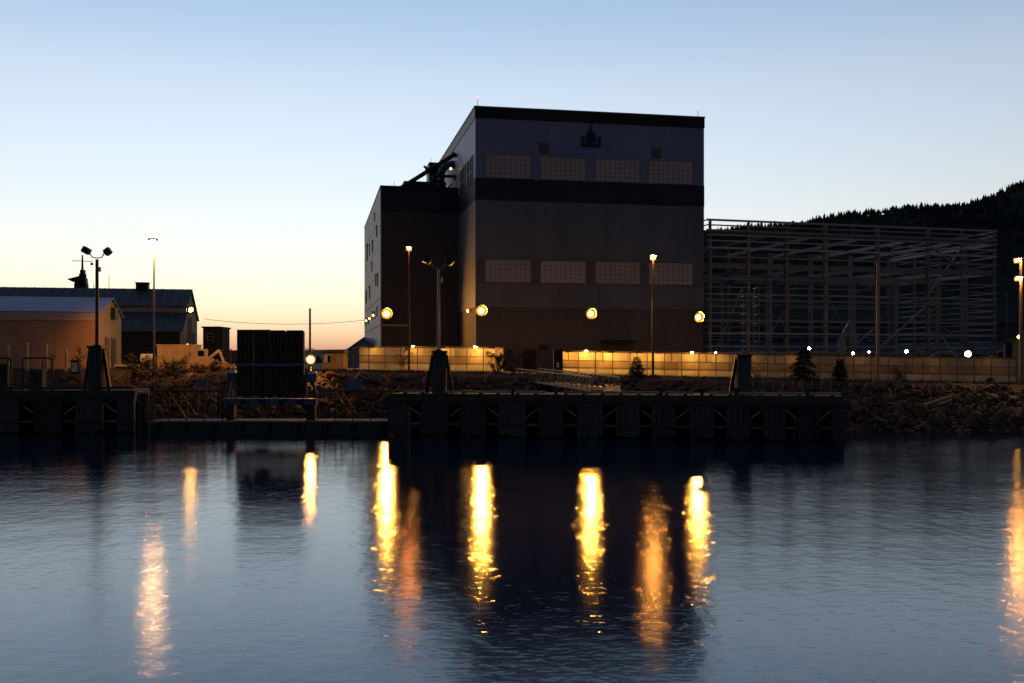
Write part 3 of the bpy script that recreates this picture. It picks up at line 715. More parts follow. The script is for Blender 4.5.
# ------------------------------------------------------------------ piers
def pier(name, label, A, B, zd, panels, gaps_alt, stub=None):
    A, B = Vector(A), Vector(B); L = (B-A).length; D = (B-A)/L; Nn = Vector((-D.y, D.x, 0))
    t = thing(name, label, 'pier', (A.x, A.y, 0))
    W_ = 6.5
    part(MB().beam(A+Nn*W_*.5+Zv*(zd-.25), B+Nn*W_*.5+Zv*(zd-.25), W_, .5), 'deck', 'deck_plank', t)
    part(MB().beam(A+Nn*.25+Zv*(zd-.75), B+Nn*.25+Zv*(zd-.75), .5, .5), 'fascia_beam', 'timber', t)
    def alo(px):
        k = (px-512)/1024; return (A.x-k*A.y)/(k*D.y-D.x)
    for i, (a, c) in enumerate(panels):
        t0, t1 = max(0, alo(a)), min(L, alo(c)); npl = max(2, round((t1-t0)/.42))
        q = MB(); rr = random.Random(i*7+len(panels))
        for k in range(npl):
            a0, a1 = lerp(t0, t1, k/npl)+.015, lerp(t0, t1, (k+1)/npl)-.015
            o_ = rr.uniform(-.02, .03); z0 = .12+rr.uniform(-.12, .1); z1 = zd-.5
            c_ = A+D*(a0+a1)/2-Nn*(.15+o_)+Zv*(z0+z1)/2
            q.obox(c_, D*(a1-a0)/2, Nn*.12, Zv*(z1-z0)/2)
        fp = part(q, 'fender_panel', 'fender', t)
        q = MB().obox(A+D*(t0+t1)/2-Nn*.31+Zv*(zd-.62), D*((t1-t0)/2+.05), Nn*.05, Zv*.09).obox(A+D*(t0+t1)/2-Nn*.31+Zv*1.0, D*((t1-t0)/2+.05), Nn*.05, Zv*.09)
        part(q, 'waler', 'timber', fp)
    for i, ((a, c), (a2, c2)) in enumerate(zip(panels, panels[1:])):
        t0, t1 = alo(c), alo(a2); up = (i+gaps_alt) % 2
        p = A+D*(t0-.1)+Nn*.4+Zv*(1.55 if up else 2.55); q = A+D*(t1+.1)+Nn*.4+Zv*(2.55 if up else 1.55)
        part(MB().beam(p, q, .13), 'brace', 'galv', t)
        part(MB().beam(A+D*(t0-.1)+Nn*.38+Zv*1.0, A+D*(t1+.1)+Nn*.38+Zv*1.0, .2), 'cross_beam', 'concrete', t)
    part(MB().obox(A+D*L/2+Nn*5.9+Zv*(zd/2-1), D*(L/2-.3), Nn*.12, Zv*(zd/2+.75)), 'added_backing', 'timber', t)  # dark wall added behind the piles so the panel gaps stay dark
    npile = max(3, int(L/3.3))
    for i in range(npile+1):
        for s_ in (1.2, 5.2):
            c_ = A+D*(.6+(L-1.2)*i/npile)+Nn*s_
            part(MB().tube(c_-Zv*3, c_+Zv*(zd-.5), .32, .32, 9), 'pile', 'timber', t)
    t.__dict__ if False else None
    return t, alo, D, Nn, A, L
ZR = 3.55
pr, aloR, DR, NR, AR, LR = pier('pier', 'long dark timber-fendered pier in front of the tall hall', (PX(389, 87.5), 87.5, 0), (PX(844, 80.5), 80.5, 0), ZR,
    [(389, 407.4), (421, 448.6), (461, 486), (499, 526), (538.8, 564), (577.6, 603.5), (616, 640), (652, 676), (690, 714), (726, 750), (763, 786), (798, 820), (832, 844)], 0)
for a, c in ((402, 424), (443, 510), (515, 545), (563, 598), (600, 659), (664, 694), (709, 733), (739, 806), (810, 841)):
    t0, t1 = aloR(a), aloR(c); p, q = AR+DR*t0+NR*.35+Zv*(ZR+.19), AR+DR*t1+NR*.35+Zv*(ZR+.19)
    br = part(MB().beam(p, q, .26, .2), 'bull_rail', 'rail_pale', pr)  # light caught on the rail tops is put into this pale colour
    bl = MB()
    for k in range(int((t1-t0)/1.6)+1):
        c_ = AR+DR*(t0+.2+k*1.5)+NR*.35+Zv*(ZR+.05)
        if (c_-AR).dot(DR) < t1: bl.obox(c_, DR*.14, NR*.14, Zv*.055)
    if bl.v: part(bl, 'block', 'timber', br)
for a in (440, 512, 555, 661, 702, 736, 808):
    c_ = AR+DR*aloR(a)+NR*.4+Zv*ZR
    part(MB().tube(c_, c_+Zv*.5, .16, .14, 8).tube(c_+Zv*.5-DR*.35, c_+Zv*.5+DR*.35, .12, .12, 8), 'bollard', 'black_metal', pr)
ZL = 3.75
pl_, aloL, DL, NL, AL, LLn = pier('pier', 'dark timber-fendered pier at the left edge carrying pipe hoops', (PX(-60, 89), 89, 0), (PX(135, 90.5), 90.5, 0), ZL,
    [(-52, -24), (-10, 20), (34, 62), (76, 104), (118, 135)], 1)
for a, c in ((-50, 20), (24, 86), (90, 133)):
    p, q = AL+DL*aloL(a)+NL*.35+Zv*(ZL+.19), AL+DL*aloL(c)+NL*.35+Zv*(ZL+.19)
    part(MB().beam(p, q, .26, .2), 'bull_rail', 'timber', pl_)

# end piles between left pier and float
for px, Y, z1, lab in ((143, 89.5, 3.5, 'pale-capped mooring pile at the right end of the left pier'), (152.5, 90, 4.0, 'slim dark mooring pile beside the floating dock left end')):
    x = PX(px, Y); t = thing('mooring_pile', lab, 'pile', (x, Y, 0), 'mooring piles')
    part(MB().tube((x, Y, -3), (x, Y, z1), .42 if px < 150 else .2, None, 12), 'shaft', 'timber', t)
    part(MB().tube((x, Y, z1), (x, Y, z1+.14), .5 if px < 150 else .25, None, 12), 'cap', 'rail_pale' if px < 150 else 'timber', t)

# dolphins carrying lamp masts
def dolphin(px, Y, zd, py_top, wid, label, rake=(1, 1)):
    x = PX(px, Y); zt_ = PZ(py_top, Y); t = thing('mooring_dolphin', label, 'dolphin', (x, Y, zd), 'braced dolphins on the piers')
    part(MB().box(x-wid*.5, Y-.55, zd, x+wid*.5, Y+.55, zt_), 'pedestal', 'fender', t)
    part(MB().box(x-wid*.58, Y-.65, zt_, x+wid*.58, Y+.65, zt_+.18), 'cap', 'black_metal', t)
    for sg, on in zip((-1, 1), rake):
        if on: part(MB().beam((x+sg*wid*.95, Y+.1, zd), (x+sg*wid*.5, Y, zt_-.15), .28), 'raker', 'black_metal', t)
    return x, Y, zt_+.18
def flood_mast(px, Y, z0, py_top, r, pm, label, sign=0):
    x = PX(px, Y); z1 = PZ(py_top, Y); t = thing('floodlight_mast', label, 'light mast', (x, Y, z0), 'unlit twin floodlight masts')
    part(MB().tube((x, Y, z0), (x, Y, z1-.3), r, r*.8, 10), 'pole', pm, t)
    part(MB().tube((x, Y, z0), (x, Y, z0+.12), r*2, r*2, 10), 'base_plate', 'black_metal', t)
    arm = [(x-.62, Y, z1+.55), (x-.6, Y, z1+.15), (x-.42, Y, z1-.12), (x, Y, z1-.18), (x+.42, Y, z1-.12), (x+.6, Y, z1+.15), (x+.62, Y, z1+.42)]
    part(MB().path(arm, .05, 6), 'arm', 'galv', t)
    for sg, zo in ((-1, .5), (1, .4)):
        c_ = Vector((x+sg*.95, Y, z1+zo)); ax = Vector((sg*.32, -.1, .2)).normalized(); ay = Vector((0, 1, 0)); az = ax.cross(ay).normalized()
        h_ = part(MB().obox(c_, ax*.3, ay*.3, az*.26), 'floodlight', 'black_metal', t)
        part(MB().obox(c_-az*.28*sg, ax*.26, ay*.26, az*.02), 'glass', 'glass_dark', h_)
    part(MB().box(x+.1, Y-.2, z1-1.4, x+.34, Y+.1, z1-1.0), 'junction_box', 'galv', t)
x, Y, z_ = dolphin(97, 91.5, ZL, 348, 1.15, 'braced dolphin on the left pier under the silhouetted twin floodlight mast', (1, 1))
flood_mast(97, 91.5, z_, 256, .17, 'pole', 'twin floodlight mast silhouetted on the sky at the left')
x, Y, z_ = dolphin(439.5, 88.5, ZR, 353, 1.15, 'braced dolphin on the long pier in front of the annex', (1, 1))
flood_mast(438.5, 88.5, z_, 266, .15, 'galv', 'grey twin floodlight mast in front of the dark annex')
dolphin(743, 84.5, ZR, 357, 1.1, 'braced dolphin without a mast at the right part of the long pier', (1, 0))

# lattice handrail on the pier by that dolphin
hr = thing('railing', 'thin dark lattice railing beside the mastless dolphin on the long pier', 'railing', P(770, 393, 85.5))
xa, xb = PX(716, 86), PX(832, 84.5)
for z in (ZR+.45, ZR+.9, ZR+1.3): part(MB().beam((xa, 86, z), (xb, 84.5, z), .05), 'rail', 'pole', hr)
for i in range(13):
    t = i/12; part(MB().beam((lerp(xa, xb, t), lerp(86, 84.5, t), ZR), (lerp(xa, xb, t), lerp(86, 84.5, t), ZR+1.3), .06), 'post', 'pole', hr)

# pipe hoops and bollards on the left pier
for x0, x1, lab in ((-14, 11, 'pipe hoop cut by the left edge of the pier view'), (22.5, 52, 'whole black pipe hoop around a box on the left pier')):
    Y = 91; t = thing('pipe_hoop', lab, 'pipe hoop', (PX((x0+x1)/2, Y), Y, ZL), 'pipe hoops on the left pier')
    a, c = PX(x0, Y), PX(x1, Y); zt_ = PZ(358, Y); rr = .3
    pts = [(a, Y, ZL)]+[(a+rr-rr*math.cos(R(30*j)), Y, zt_-rr+rr*math.sin(R(30*j))) for j in range(4)]+[(c-rr+rr*math.sin(R(30*j)), Y, zt_-rr+rr*math.cos(R(30*j))) for j in range(4)]+[(c, Y, ZL)]
    part(MB().path(pts, .075, 8), 'pipe', 'black_metal', t)
    for q in (a, c): part(MB().tube((q, Y, ZL), (q, Y, ZL+.08), .17, None, 8), 'foot', 'black_metal', t)
for x0, x1, yt, lab in ((32, 44.5, 370, 'square grey pedestal box inside the whole pipe hoop'), (-3, 10, 365, 'grey pedestal box at the very left edge of the pier')):
    Y = 91.6; a, c = PX(x0, Y), PX(x1, Y); zt_ = PZ(yt, Y)
    t = thing('pedestal_box', lab, 'box', ((a+c)/2, Y, ZL), 'pedestal boxes on the left pier')
    part(MB().box(a, Y-.45, ZL, c, Y+.45, zt_), 'body', 'fender', t)
    part(MB().box(a-.05, Y-.5, zt_, c+.05, Y+.5, zt_+.1), 'lid', 'concrete', t)
    part(MB().box((a+c)/2-.25, Y-.48, ZL+.5, (a+c)/2+.25, Y-.45, zt_-.3), 'hatch', 'black_metal', t)
    part(MB().tube(((a+c)/2+.4, Y, zt_+.1), ((a+c)/2+.4, Y, zt_+.95), .06), 'riser', 'black_metal', t)

# ------------------------------------------------------------------ floating dock with truss rails
fd = thing('floating_dock', 'low dark floating dock with truss railings between the two piers', 'dock', (PX(270, 88), 88, 0))
xa, xb, Yf = PX(151, 88), PX(389, 88), 88.0
part(MB().box(xa, Yf, -.6, xb, Yf+3.2, 1.05), 'hull', 'fender', fd)
part(MB().box(xa-.05, Yf-.08, 1.05, xb+.05, Yf+3.28, 1.2), 'deck', 'concrete', fd)
for s_, Yy in ((0, Yf+.1), (1, Yf+3.1)):
    for a, c in ((151, 222), (318, 388)):
        q0, q1 = PX(a, 88), PX(c, 88)
        part(MB().beam((q0, Yy, 3.75), (q1, Yy, 3.75), .12), 'top_rail', 'black_metal', fd)
        m_ = 4
        for i in range(m_+1): part(MB().beam((lerp(q0, q1, i/m_), Yy, 1.2), (lerp(q0, q1, i/m_), Yy, 3.68), .09), 'post', 'black_metal', fd)
        for i in (1,):
            u0, u1 = lerp(q0, q1, i/m_), lerp(q0, q1, (i+1)/m_); part(MB().beam((u0, Yy, 3.6), (u1, Yy, 1.3), .1), 'diagonal', 'black_metal', fd)
for i in range(9):
    x = lerp(xa+.6, xb-.6, i/8); part(MB().tube((x, Yf-.18, .3), (x, Yf-.18, 1.0), .17, None, 8), 'fender', 'black_metal', fd)
for px0, px1, lab in ((196.5, 207.5, 'blank blue-grey board on the dock rail left of the raised ramp'), (347, 363, 'blank blue-grey board on the dock rail right of the raised ramp')):
    Y = 88.05; a, c = PX(px0, Y), PX(px1, Y)
    t = thing('sign_board', lab, 'sign', ((a+c)/2, Y, 3.8), 'boards on the dock rail')
    z0, z1 = PZ(390 if px0 > 300 else 387.5, Y), PZ(378.5, Y)
    part(MB().box(a, Y-.05, z0, c, Y, z1), 'board', 'sign_blue', t)
    for q in (a+.15, c-.15): part(MB().box(q-.04, Y, 3.2, q+.04, Y+.08, z1-.05), 'post', 'black_metal', t)

# raised ramp
rm = thing('raised_ramp', 'tall black ribbed ferry ramp raised upright on blue arms above the floating dock', 'ramp', (PX(270, 89), 89, 1.2))
Yr = 89.2; zb, zt_ = PZ(396, Yr), PZ(331, Yr)
segs = [(237, 253.6), (254, 269.8), (270.2, 286), (286.4, 304)]
for i, (a, c) in enumerate(segs):
    x0, x1 = PX(a, Yr), PX(c, Yr)
    lf = part(MB().box(x0, Yr, zb, x1, Yr+.35, zt_+(.12 if i in (0, 1) else -.02)), 'leaf', 'ramp', rm)
    rb = MB()
    for k in range(5):
        x = lerp(x0+.08, x1-.08, k/4); rb.box(x-.05, Yr-.14, zb+.1, x+.05, Yr, zt_-.15)
    part(rb, 'rib', 'ramp_rib', lf)
    part(MB().box(x0+.05, Yr-.2, zt_-.06, x1-.05, Yr-.02, zt_+.06), 'lip', 'pole', lf)
part(MB().box(PX(236, Yr), Yr-.3, PZ(366, Yr), PX(305, Yr), Yr-.15, PZ(363.6, Yr)), 'cross_bar', 'sign_blue', rm)
part(MB().box(PX(224, Yr), Yr-.5, PZ(405, Yr), PX(317, Yr), Yr+.5, PZ(398.5, Yr)), 'hinge_beam', 'blue_paint', rm)
for k in range(4):
    x = PX(242+k*19, Yr); part(MB().box(x, Yr-.62, PZ(404, Yr), x+.5, Yr-.5, PZ(399.5, Yr)), 'hinge_plate', 'black_metal', rm)
for a, c, yt in ((226, 236, 373), (305.5, 316.5, 374)):
    x0, x1 = PX(a, Yr), PX(c, Yr)
    sgn = -1 if a < 270 else 1; xi, xo = (x1, x0) if sgn < 0 else (x0, x1)
    arm = MB(); arm.beam((xi, Yr+.2, PZ(398, Yr)), (xi, Yr+.2, PZ(yt, Yr)), .22).beam((xo, Yr+.2, PZ(398, Yr)), (lerp(xo, xi, .55), Yr+.2, PZ(yt, Yr)), .22)
    arm.box(min(x0, x1)+.1, Yr-.1, PZ(yt+8, Yr), max(x0, x1), Yr+.6, PZ(yt, Yr))
    ao = part(arm, 'arm', 'blue_paint', rm)
    cp = MB(); cp.hexa([(x0+.15, Yr-.2, PZ(yt, Yr)), (x1, Yr-.2, PZ(yt, Yr)), (x1, Yr+.7, PZ(yt, Yr)), (x0+.15, Yr+.7, PZ(yt, Yr)),
             (lerp(x0, x1, .35), Yr-.1, PZ(yt-2.8, Yr)), (x1-.1, Yr-.1, PZ(yt-2.8, Yr)), (x1-.1, Yr+.6, PZ(yt-2.8, Yr)), (lerp(x0, x1, .35), Yr+.6, PZ(yt-2.8, Yr))])
    part(cp, 'cap', 'white', ao)
    part(MB().box(x0+.1, Yr-.3, 1.2, x1-.1, Yr+.5, PZ(405.2, Yr)), 'leg', 'ramp', rm)

# ------------------------------------------------------------------ street and yard lamps on poles
def spot(par, p, target, watts, col, ang=130):
    ld = bpy.data.lights.new('lamp_light', 'SPOT'); ld.energy = watts; ld.color = col; ld.spot_size = R(ang); ld.spot_blend = .6; ld.shadow_soft_size = .2
    o = bpy.data.objects.new('lamp_light', ld); COL.objects.link(o); o.parent = par; o.location = Vector(p)-WL[par.name]
    o.rotation_euler = (Vector(target)-Vector(p)).to_track_quat('-Z', 'Y').to_euler()
def street_lamp(px, Y, py_top, label, m='sodium_pole', r=.1, arm=0.0, two=None, pm='pole', lens=.24, z0=None, step=None, shield=True, aim=None):
    x = PX(px, Y); zt_ = PZ(py_top, Y); zb_ = gz(x)-.1 if z0 is None else z0
    t = thing('street_lamp', label, 'street lamp', (x, Y, zb_), 'single lamps on tall poles')
    p_ = MB()
    if step: zs = PZ(step, Y); p_.tube((x, Y, zb_), (x, Y, zs), r*1.25, r*1.1, 10).tube((x, Y, zs), (x, Y, zt_), r*.7, r*.55, 10)
    else: p_.tube((x, Y, zb_), (x, Y, zt_), r*1.2, r*.7, 10)
    part(p_, 'pole', pm, t)
    part(MB().box(x-.3, Y-.3, zb_-.05, x+.3, Y+.3, zb_+.35), 'base', 'concrete', t)
    heads = [(zt_, arm)]+(two or [])
    for zz_, ar in heads:
        c_ = Vector((x+ar, Y-.35, zz_))
        hd = part((MB().obox(c_+Vector((0, lens*1.25, -lens*.2)), (lens*1.2, 0, 0), (0, .02, 0), (0, 0, lens*1.0)) if shield else MB()).beam((x, Y, zz_-.05), (x+ar, Y-.3, zz_+.1), .07).obox(c_+Zv*.17, (lens*1.5, 0, 0), (0, lens*1.6, 0), (0, 0, .07)), 'lamp_head', 'black_metal', t)  # shield plate added behind the lens to block light towards the hall
        part(MB().dome(c_+Zv*.1, (0, -.15, -1), lens, lens*.9, 10, 3), 'lens', m, hd)
        if aim and zz_ == zt_: spot(t, c_-Zv*(lens+.1), aim[0], aim[1], aim[2], aim[3])
street_lamp(409, 122, 248.5, 'tall thin pole with a lit orange lamp in front of the annex', step=308, lens=.25, m='sodium_dim')
street_lamp(653, 117, 257, 'tall pole with a lit orange lamp in front of the right part of the hall', lens=.27, r=.13)
street_lamp(154, 108, 241.5, 'slender tall pole with a pale lit lamp left of the raised ramp', m='sodium_pale', pm='pole_tan', lens=.26, r=.1, shield=False, aim=((-38.5, 120, 5.5), 11000, (1, .38, .08), 95))
street_lamp(1021, 116, 260, 'pole with two lit orange lamps at the right edge', m='sodium_edge', pm='pole_tan', r=.2, arm=-.45, lens=.3, two=[(PZ(278, 116), -.35)], aim=((47, 100, 2), 9000, (1, .36, .10), 42))
# plain poles
def plain_pole(px, Y, y0, y1, r, label, pm='pole'):
    x = PX(px, Y); t = thing('utility_pole', label, 'pole', (x, Y, PZ(y1, Y)))
    part(MB().tube((x, Y, PZ(y1, Y)), (x, Y, PZ(y0, Y)), r, r*.85, 10), 'shaft', pm, t)
    part(MB().tube((x, Y, PZ(y0, Y)), (x, Y, PZ(y0, Y)+.06), r*1.1, r*1.1, 10), 'cap', 'black_metal', t)
    return t
plain_pole(877.5, 118, 262, 383, .16, 'plain dark pole standing in front of the steel frame', 'pole_tan')
t = plain_pole(310, 112, 309, 376, .13, 'plain post right of the raised ramp with a short crossbar', 'pole_tan')
x = PX(310, 112)
part(MB().beam((x-.9, 112, PZ(349, 112)), (x+.5, 112, PZ(349, 112)), .08), 'crossbar', 'pole_tan', t)
plain_pole(1007, 185, 292, 340, .1, 'thin faraway pole between the steel frame and the right edge')
def yard_lamp(px, py, Y, r, m, label, hgt_ref):
    p = P(px, py, Y); t = thing('yard_lamp', label, 'lamp', (p.x, Y, hgt_ref))
    part(MB().tube((p.x, Y+.3, hgt_ref-.1), (p.x, Y+.3, p.z+r), .07, .06, 8), 'post', 'pole_tan', t)
    part(MB().obox(p+Vector((0, .1, r*1.15)), (r*1.3, 0, 0), (0, r*1.1, 0), (0, 0, .04)).obox(p+Vector((0, .15, 0)), (r*1.2, 0, 0), (0, .05, 0), (0, 0, r*1.1)), 'housing', 'black_metal', t)
    part(MB().dome(p, (.1, -1, -.15), r, r*.8, 12, 3), 'lens', m, t)
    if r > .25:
        part(MB().dome(p+Vector((0, .02, 0)), (.1, -1, -.15), r*1.75, r*.15, 16, 3), 'bloom', 'bloom_disc', t)
yard_lamp(310.5, 359.5, 110.5, .3, 'sodium_pole', 'glaring orange yard lamp just right of the raised ramp', gz(-22))
yard_lamp(653.5, 382, 108, .17, 'halide', 'small white lamp low at the foot of the pole beside the left conifer', 4.0)

# ------------------------------------------------------------------ left sheds
def SW(o_, u, s, z): return o_+U*u+V*s+Zv*z
# shed A: pale roof, rust siding
OA = Vector((-48.4, 120, 0)); LA = 40; DA = 14.2; ea, ra = 11.25, 14.05
sa = thing('shed', 'rust red shed with pale blue metal roof at the left edge', 'shed', SW(OA, -LA/2, 0, 5.2))
def sbox(mb, o_, u0, s0, z0, u1, s1, z1):
    return mb.hexa([SW(o_, u0, s0, z0), SW(o_, u1, s0, z0), SW(o_, u1, s1, z0), SW(o_, u0, s1, z0), SW(o_, u0, s0, z1), SW(o_, u1, s0, z1), SW(o_, u1, s1, z1), SW(o_, u0, s1, z1)])
part(sbox(MB(), OA, -LA, 0, 5, -.15, .2, ea), 'front_wall', 'shed_red', sa)
part(MB().prism([SW(OA, -.15, 0, 5), SW(OA, -.15, DA, 5), SW(OA, -.15, DA, ea+.8), SW(OA, -.15, DA*.5, ra), SW(OA, -.15, 0, ea+.8)], U*.15), 'gable_wall', 'shed_tan', sa)
part(sbox(MB(), OA, -LA, -.1, ea-.15, -.02, .1, ea+.75), 'eave_band', 'shed_pink', sa)
def roof(par, o_, L_, sec, th, m, ov=.35, ribs=0):
    (s0, z0), (s1, z1) = sec
    q = MB().hexa([SW(o_, -L_, s0, z0), SW(o_, ov, s0, z0), SW(o_, ov, s1, z1), SW(o_, -L_, s1, z1), SW(o_, -L_, s0, z0+th), SW(o_, ov, s0, z0+th), SW(o_, ov, s1, z1+th), SW(o_, -L_, s1, z1+th)])
    r_ = part(q, 'roof', m, par)
    if ribs:
        q = MB(); k = 0
        while k*ribs < L_:
            u = ov-.1-k*ribs; q.beam(SW(o_, u, s0, z0+th+.03), SW(o_, u, s1, z1+th+.03), .09, .09); k += 1
        part(q, 'seam', m, r_)
roof(sa, OA, LA, ((-.12, ea+.78), (DA*.5, ra+.05)), .14, 'roof_light', .3)
roof(sa, OA, LA, ((DA+.5, ea+.72), (DA*.5+.01, ra+.05)), .14, 'roof_light', .3)
for s0, s1 in ((3.4, 5.8), (7.4, 10.2)):
    dp = part(sbox(MB(), OA, 0, s0, 5, .06, s1, 9.2), 'door', 'black_metal', sa)
    q = MB(); sbox(q, OA, 0, s0-.2, 9.2, .12, s1+.2, 9.4); sbox(q, OA, .06, (s0+s1)/2-.05, 5, .1, (s0+s1)/2+.05, 9.2); part(q, 'frame', 'shed_tan', dp)
q = MB(); sbox(q, OA, 0, 7.2, 11.6, .5, 9.2, 13.0); part(q, 'gable_vent', 'black_metal', sa)
part(MB().tube(SW(OA, -15.5, 5, 13), SW(OA, -15.5, 5, 14.6), .18), 'flue', 'pole_tan', sa)
# shed B: big dark roof with lean-to
OB = Vector((-50.4, 156, 0)); LB = 62
sb = thing('shed', 'large dark-roofed shed with lean-to and lamp-lit gable behind the rust red shed', 'shed', SW(OB, -LB/2, 0, 5.2))
part(MB().prism([SW(OB, -.2, 0, 5), SW(OB, -.2, 22, 5), SW(OB, -.2, 22, 13.5), SW(OB, -.2, 12, 17.9), SW(OB, -.2, 6, 15.0), SW(OB, -.2, 6, 13.9), SW(OB, -.2, 0, 10.9)], U*.2), 'gable_wall', 'shed_tan', sb)
part(sbox(MB(), OB, -LB, .2, 5, -.2, .4, 10.9), 'front_wall', 'dark_wall', sb)
part(sbox(MB(), OB, -LB, 5.8, 14.0, .1, 6.1, 15.0), 'fascia', 'fascia_tan', sb)
roof(sb, OB, LB, ((-.4, 10.8), (6, 14.0)), .15, 'roof_dark', .3, 1.5)
roof(sb, OB, LB, ((5.6, 14.9), (12, 18.0)), .15, 'roof_dark', .3, 1.5)
roof(sb, OB, LB, ((22.5, 13.3), (12.01, 18.0)), .15, 'roof_dark', .3)
for u_, nm in ((-7.4, 'roof_vent'), (-33.5, 'roof_vent')):
    rv = part(sbox(MB(), OB, u_-1.0, 11.2, 17.8, u_+.9, 12.8, 19.0), 'roof_vent', 'black_metal', sb)
    part(sbox(MB(), OB, u_-1.1, 11.1, 19.0, u_+1.0, 12.9, 19.15), 'cowl', 'roof_dark', rv)
for s0, s1, z1 in ((9, 10.6, 13.2), (12.0, 13.4, 13.2), (15.5, 18.5, 11)):
    dp = part(sbox(MB(), OB, 0, s0, 5, .08, s1, z1), 'door', 'dark_wall', sb)
    part(sbox(MB(), OB, 0, s0-.3, 5, .16, s0, z1+.2), 'frame', 'shed_tan', dp)
wall_lamp(SW(OB, 0, 9.2, PZ(310, 165)), U*.55-V*.8, .3, 'sodium_low', 'orange lamp on the gable of the large dark-roofed shed', 'small side lamps', .6)
wall_lamp(SW(OB, 0, 2.5, PZ(345, 158)), U*.75-V*.4, .2, 'sodium_side', 'low orange lamp by the gable doors of the large dark-roofed shed', 'small side lamps', .6)
# cabin and low annexe behind
cb = thing('cabin', 'dark plum cabin with pale-framed windows right of the large shed', 'cabin', P(212, 364, 168))
xa, xb = PX(203, 168), PX(219.5, 168); zt_ = PZ(328, 168)
part(MB().box(xa, 168, 5, xb, 174, zt_), 'wall', 'cabin', cb); part(MB().box(xa-.2, 167.8, zt_, xb+.2, 174.2, zt_+.25), 'roof', 'fascia', cb)
part(MB().box(xb, 168.5, 5, xb+.3, 172, zt_-.1), 'side_wing', 'cabin', cb)
wp = part(MB().box(PX(207, 168), 167.92, PZ(340, 168), PX(213.5, 168), 168, PZ(333.5, 168)), 'window', 'glass_dark', cb)
q = MB(); a, c, z0, z1 = PX(207, 168), PX(213.5, 168), PZ(340, 168), PZ(333.5, 168)
for z in (z0, (z0+z1)/2, z1): q.box(a, 167.85, z-.06, c, 167.92, z+.06)
for x in (a, c): q.box(x-.06, 167.86, z0, x+.06, 167.92, z1)
part(q, 'frame', 'shed_pink', wp)
fe = thing('fence', 'low dark board fence between the cabin and the raised ramp', 'fence', P(230, 365, 150))
for k in range(14):
    x = lerp(PX(219, 150), PX(243, 150), k/13); part(MB().box(x-.13, 149.95, 5, x+.12, 150.05, PZ(350.5, 150)), 'board', 'cabin', fe)
for z in (6.2, 7.4): part(MB().box(PX(218, 150), 150.05, z, PX(244, 150), 150.15, z+.12), 'rail', 'cabin', fe)
for px in (222.5, 231): part(MB().box(PX(px, 150)-.09, 149.8, 5, PX(px, 150)+.09, 149.95, PZ(349, 150)), 'post', 'pole_tan', fe)
# ochre hut and blue gable shed
ht = thing('hut', 'small ochre hut with one window left of the short walkway', 'hut', P(333, 371, 134))
xa, xb = PX(322.5, 134), PX(343.5, 134); zt_ = PZ(352.5, 134)
part(MB().box(xa, 134, 4.9, xb, 137.5, zt_), 'wall', 'hut', ht); part(MB().box(xa-.15, 133.7, zt_, xb+.15, 137.7, zt_+.28), 'roof', 'roof_dark', ht)
a, c, z0, z1 = PX(325.3, 134), PX(331.2, 134), PZ(362, 134), PZ(355.5, 134)
wp = part(MB().box(a, 133.93, z0, c, 134, z1), 'window', 'glass_dark', ht)
part(MB().box(a-.06, 133.86, z0-.06, a+.3, 133.93, z1).box(c-.04, 133.86, z0, c+.04, 133.93, z1).box(a, 133.86, z1, c, 133.93, z1+.07), 'frame', 'white', wp)
part(MB().box(PX(336, 134), 133.94, 4.95, PX(341.5, 134), 134, PZ(356, 134)), 'door', 'shed_tan', ht)
bg_ = thing('shed', 'small shed with pale blue gable roof peeking out left of the annex', 'shed', P(360, 362, 178))
xa, xb, xm = PX(342, 178), PX(386, 178), PX(364, 178); z0, z1 = PZ(353.5, 178), PZ(338.5, 178)
part(MB().prism([(xa+.4, 178, 5), (xb-.4, 178, 5), (xb-.4, 178, z0), (xm, 178, z1-.1), (xa+.4, 178, z0)], (0, 10, 0)), 'wall', 'sign_blue', bg_)
for x_ in (xa, xb): part(MB().hexa([(x_, 177.6, z0-.1), (xm, 177.6, z1), (xm, 188.4, z1), (x_, 188.4, z0-.1), (x_, 177.6, z0+.15), (xm, 177.6, z1+.25), (xm, 188.4, z1+.25), (x_, 188.4, z0+.15)]), 'roof', 'roof_light', bg_)
# right edge shed
rs = thing('shed', 'dim low gabled shed with a lamp at the right edge behind the walkway', 'shed', P(1020, 365, 150))
xa, xb, xm = PX(1001, 152), PX(1080, 152), PX(1040, 152); z0, z1 = PZ(343, 152), PZ(318, 152)
part(MB().prism([(xa+.3, 152, 3.5), (xb-.3, 152, 3.5), (xb-.3, 152, z0), (xm, 152, z1-.1), (xa+.3, 152, z0)], (11, 20, 0)), 'wall', 'shed_tan', rs)
for x_ in (xa, xb): part(MB().hexa([(x_, 151.6, z0-.1), (xm, 151.6, z1), (xm+11, 172.4, z1), (x_+11, 172.4, z0-.1), (x_, 151.6, z0+.15), (xm, 151.6, z1+.25), (xm+11, 172.4, z1+.25), (x_+11, 172.4, z0+.15)]), 'roof', 'roof_dark', rs)
dp = part(MB().box(PX(1005, 152), 151.92, 3.6, PX(1012, 152), 152, PZ(342, 152)), 'door', 'dark_wall', rs)
part(MB().box(PX(1004.4, 152), 151.86, 3.6, PX(1005, 152), 151.98, PZ(341.5, 152)), 'frame', 'shed_pink', dp)
wall_lamp(P(1017, 337, 151.9), (0, -1, 0), .26, 'sodium_side', 'orange lamp on the dim shed at the right edge', 'small side lamps', .45)

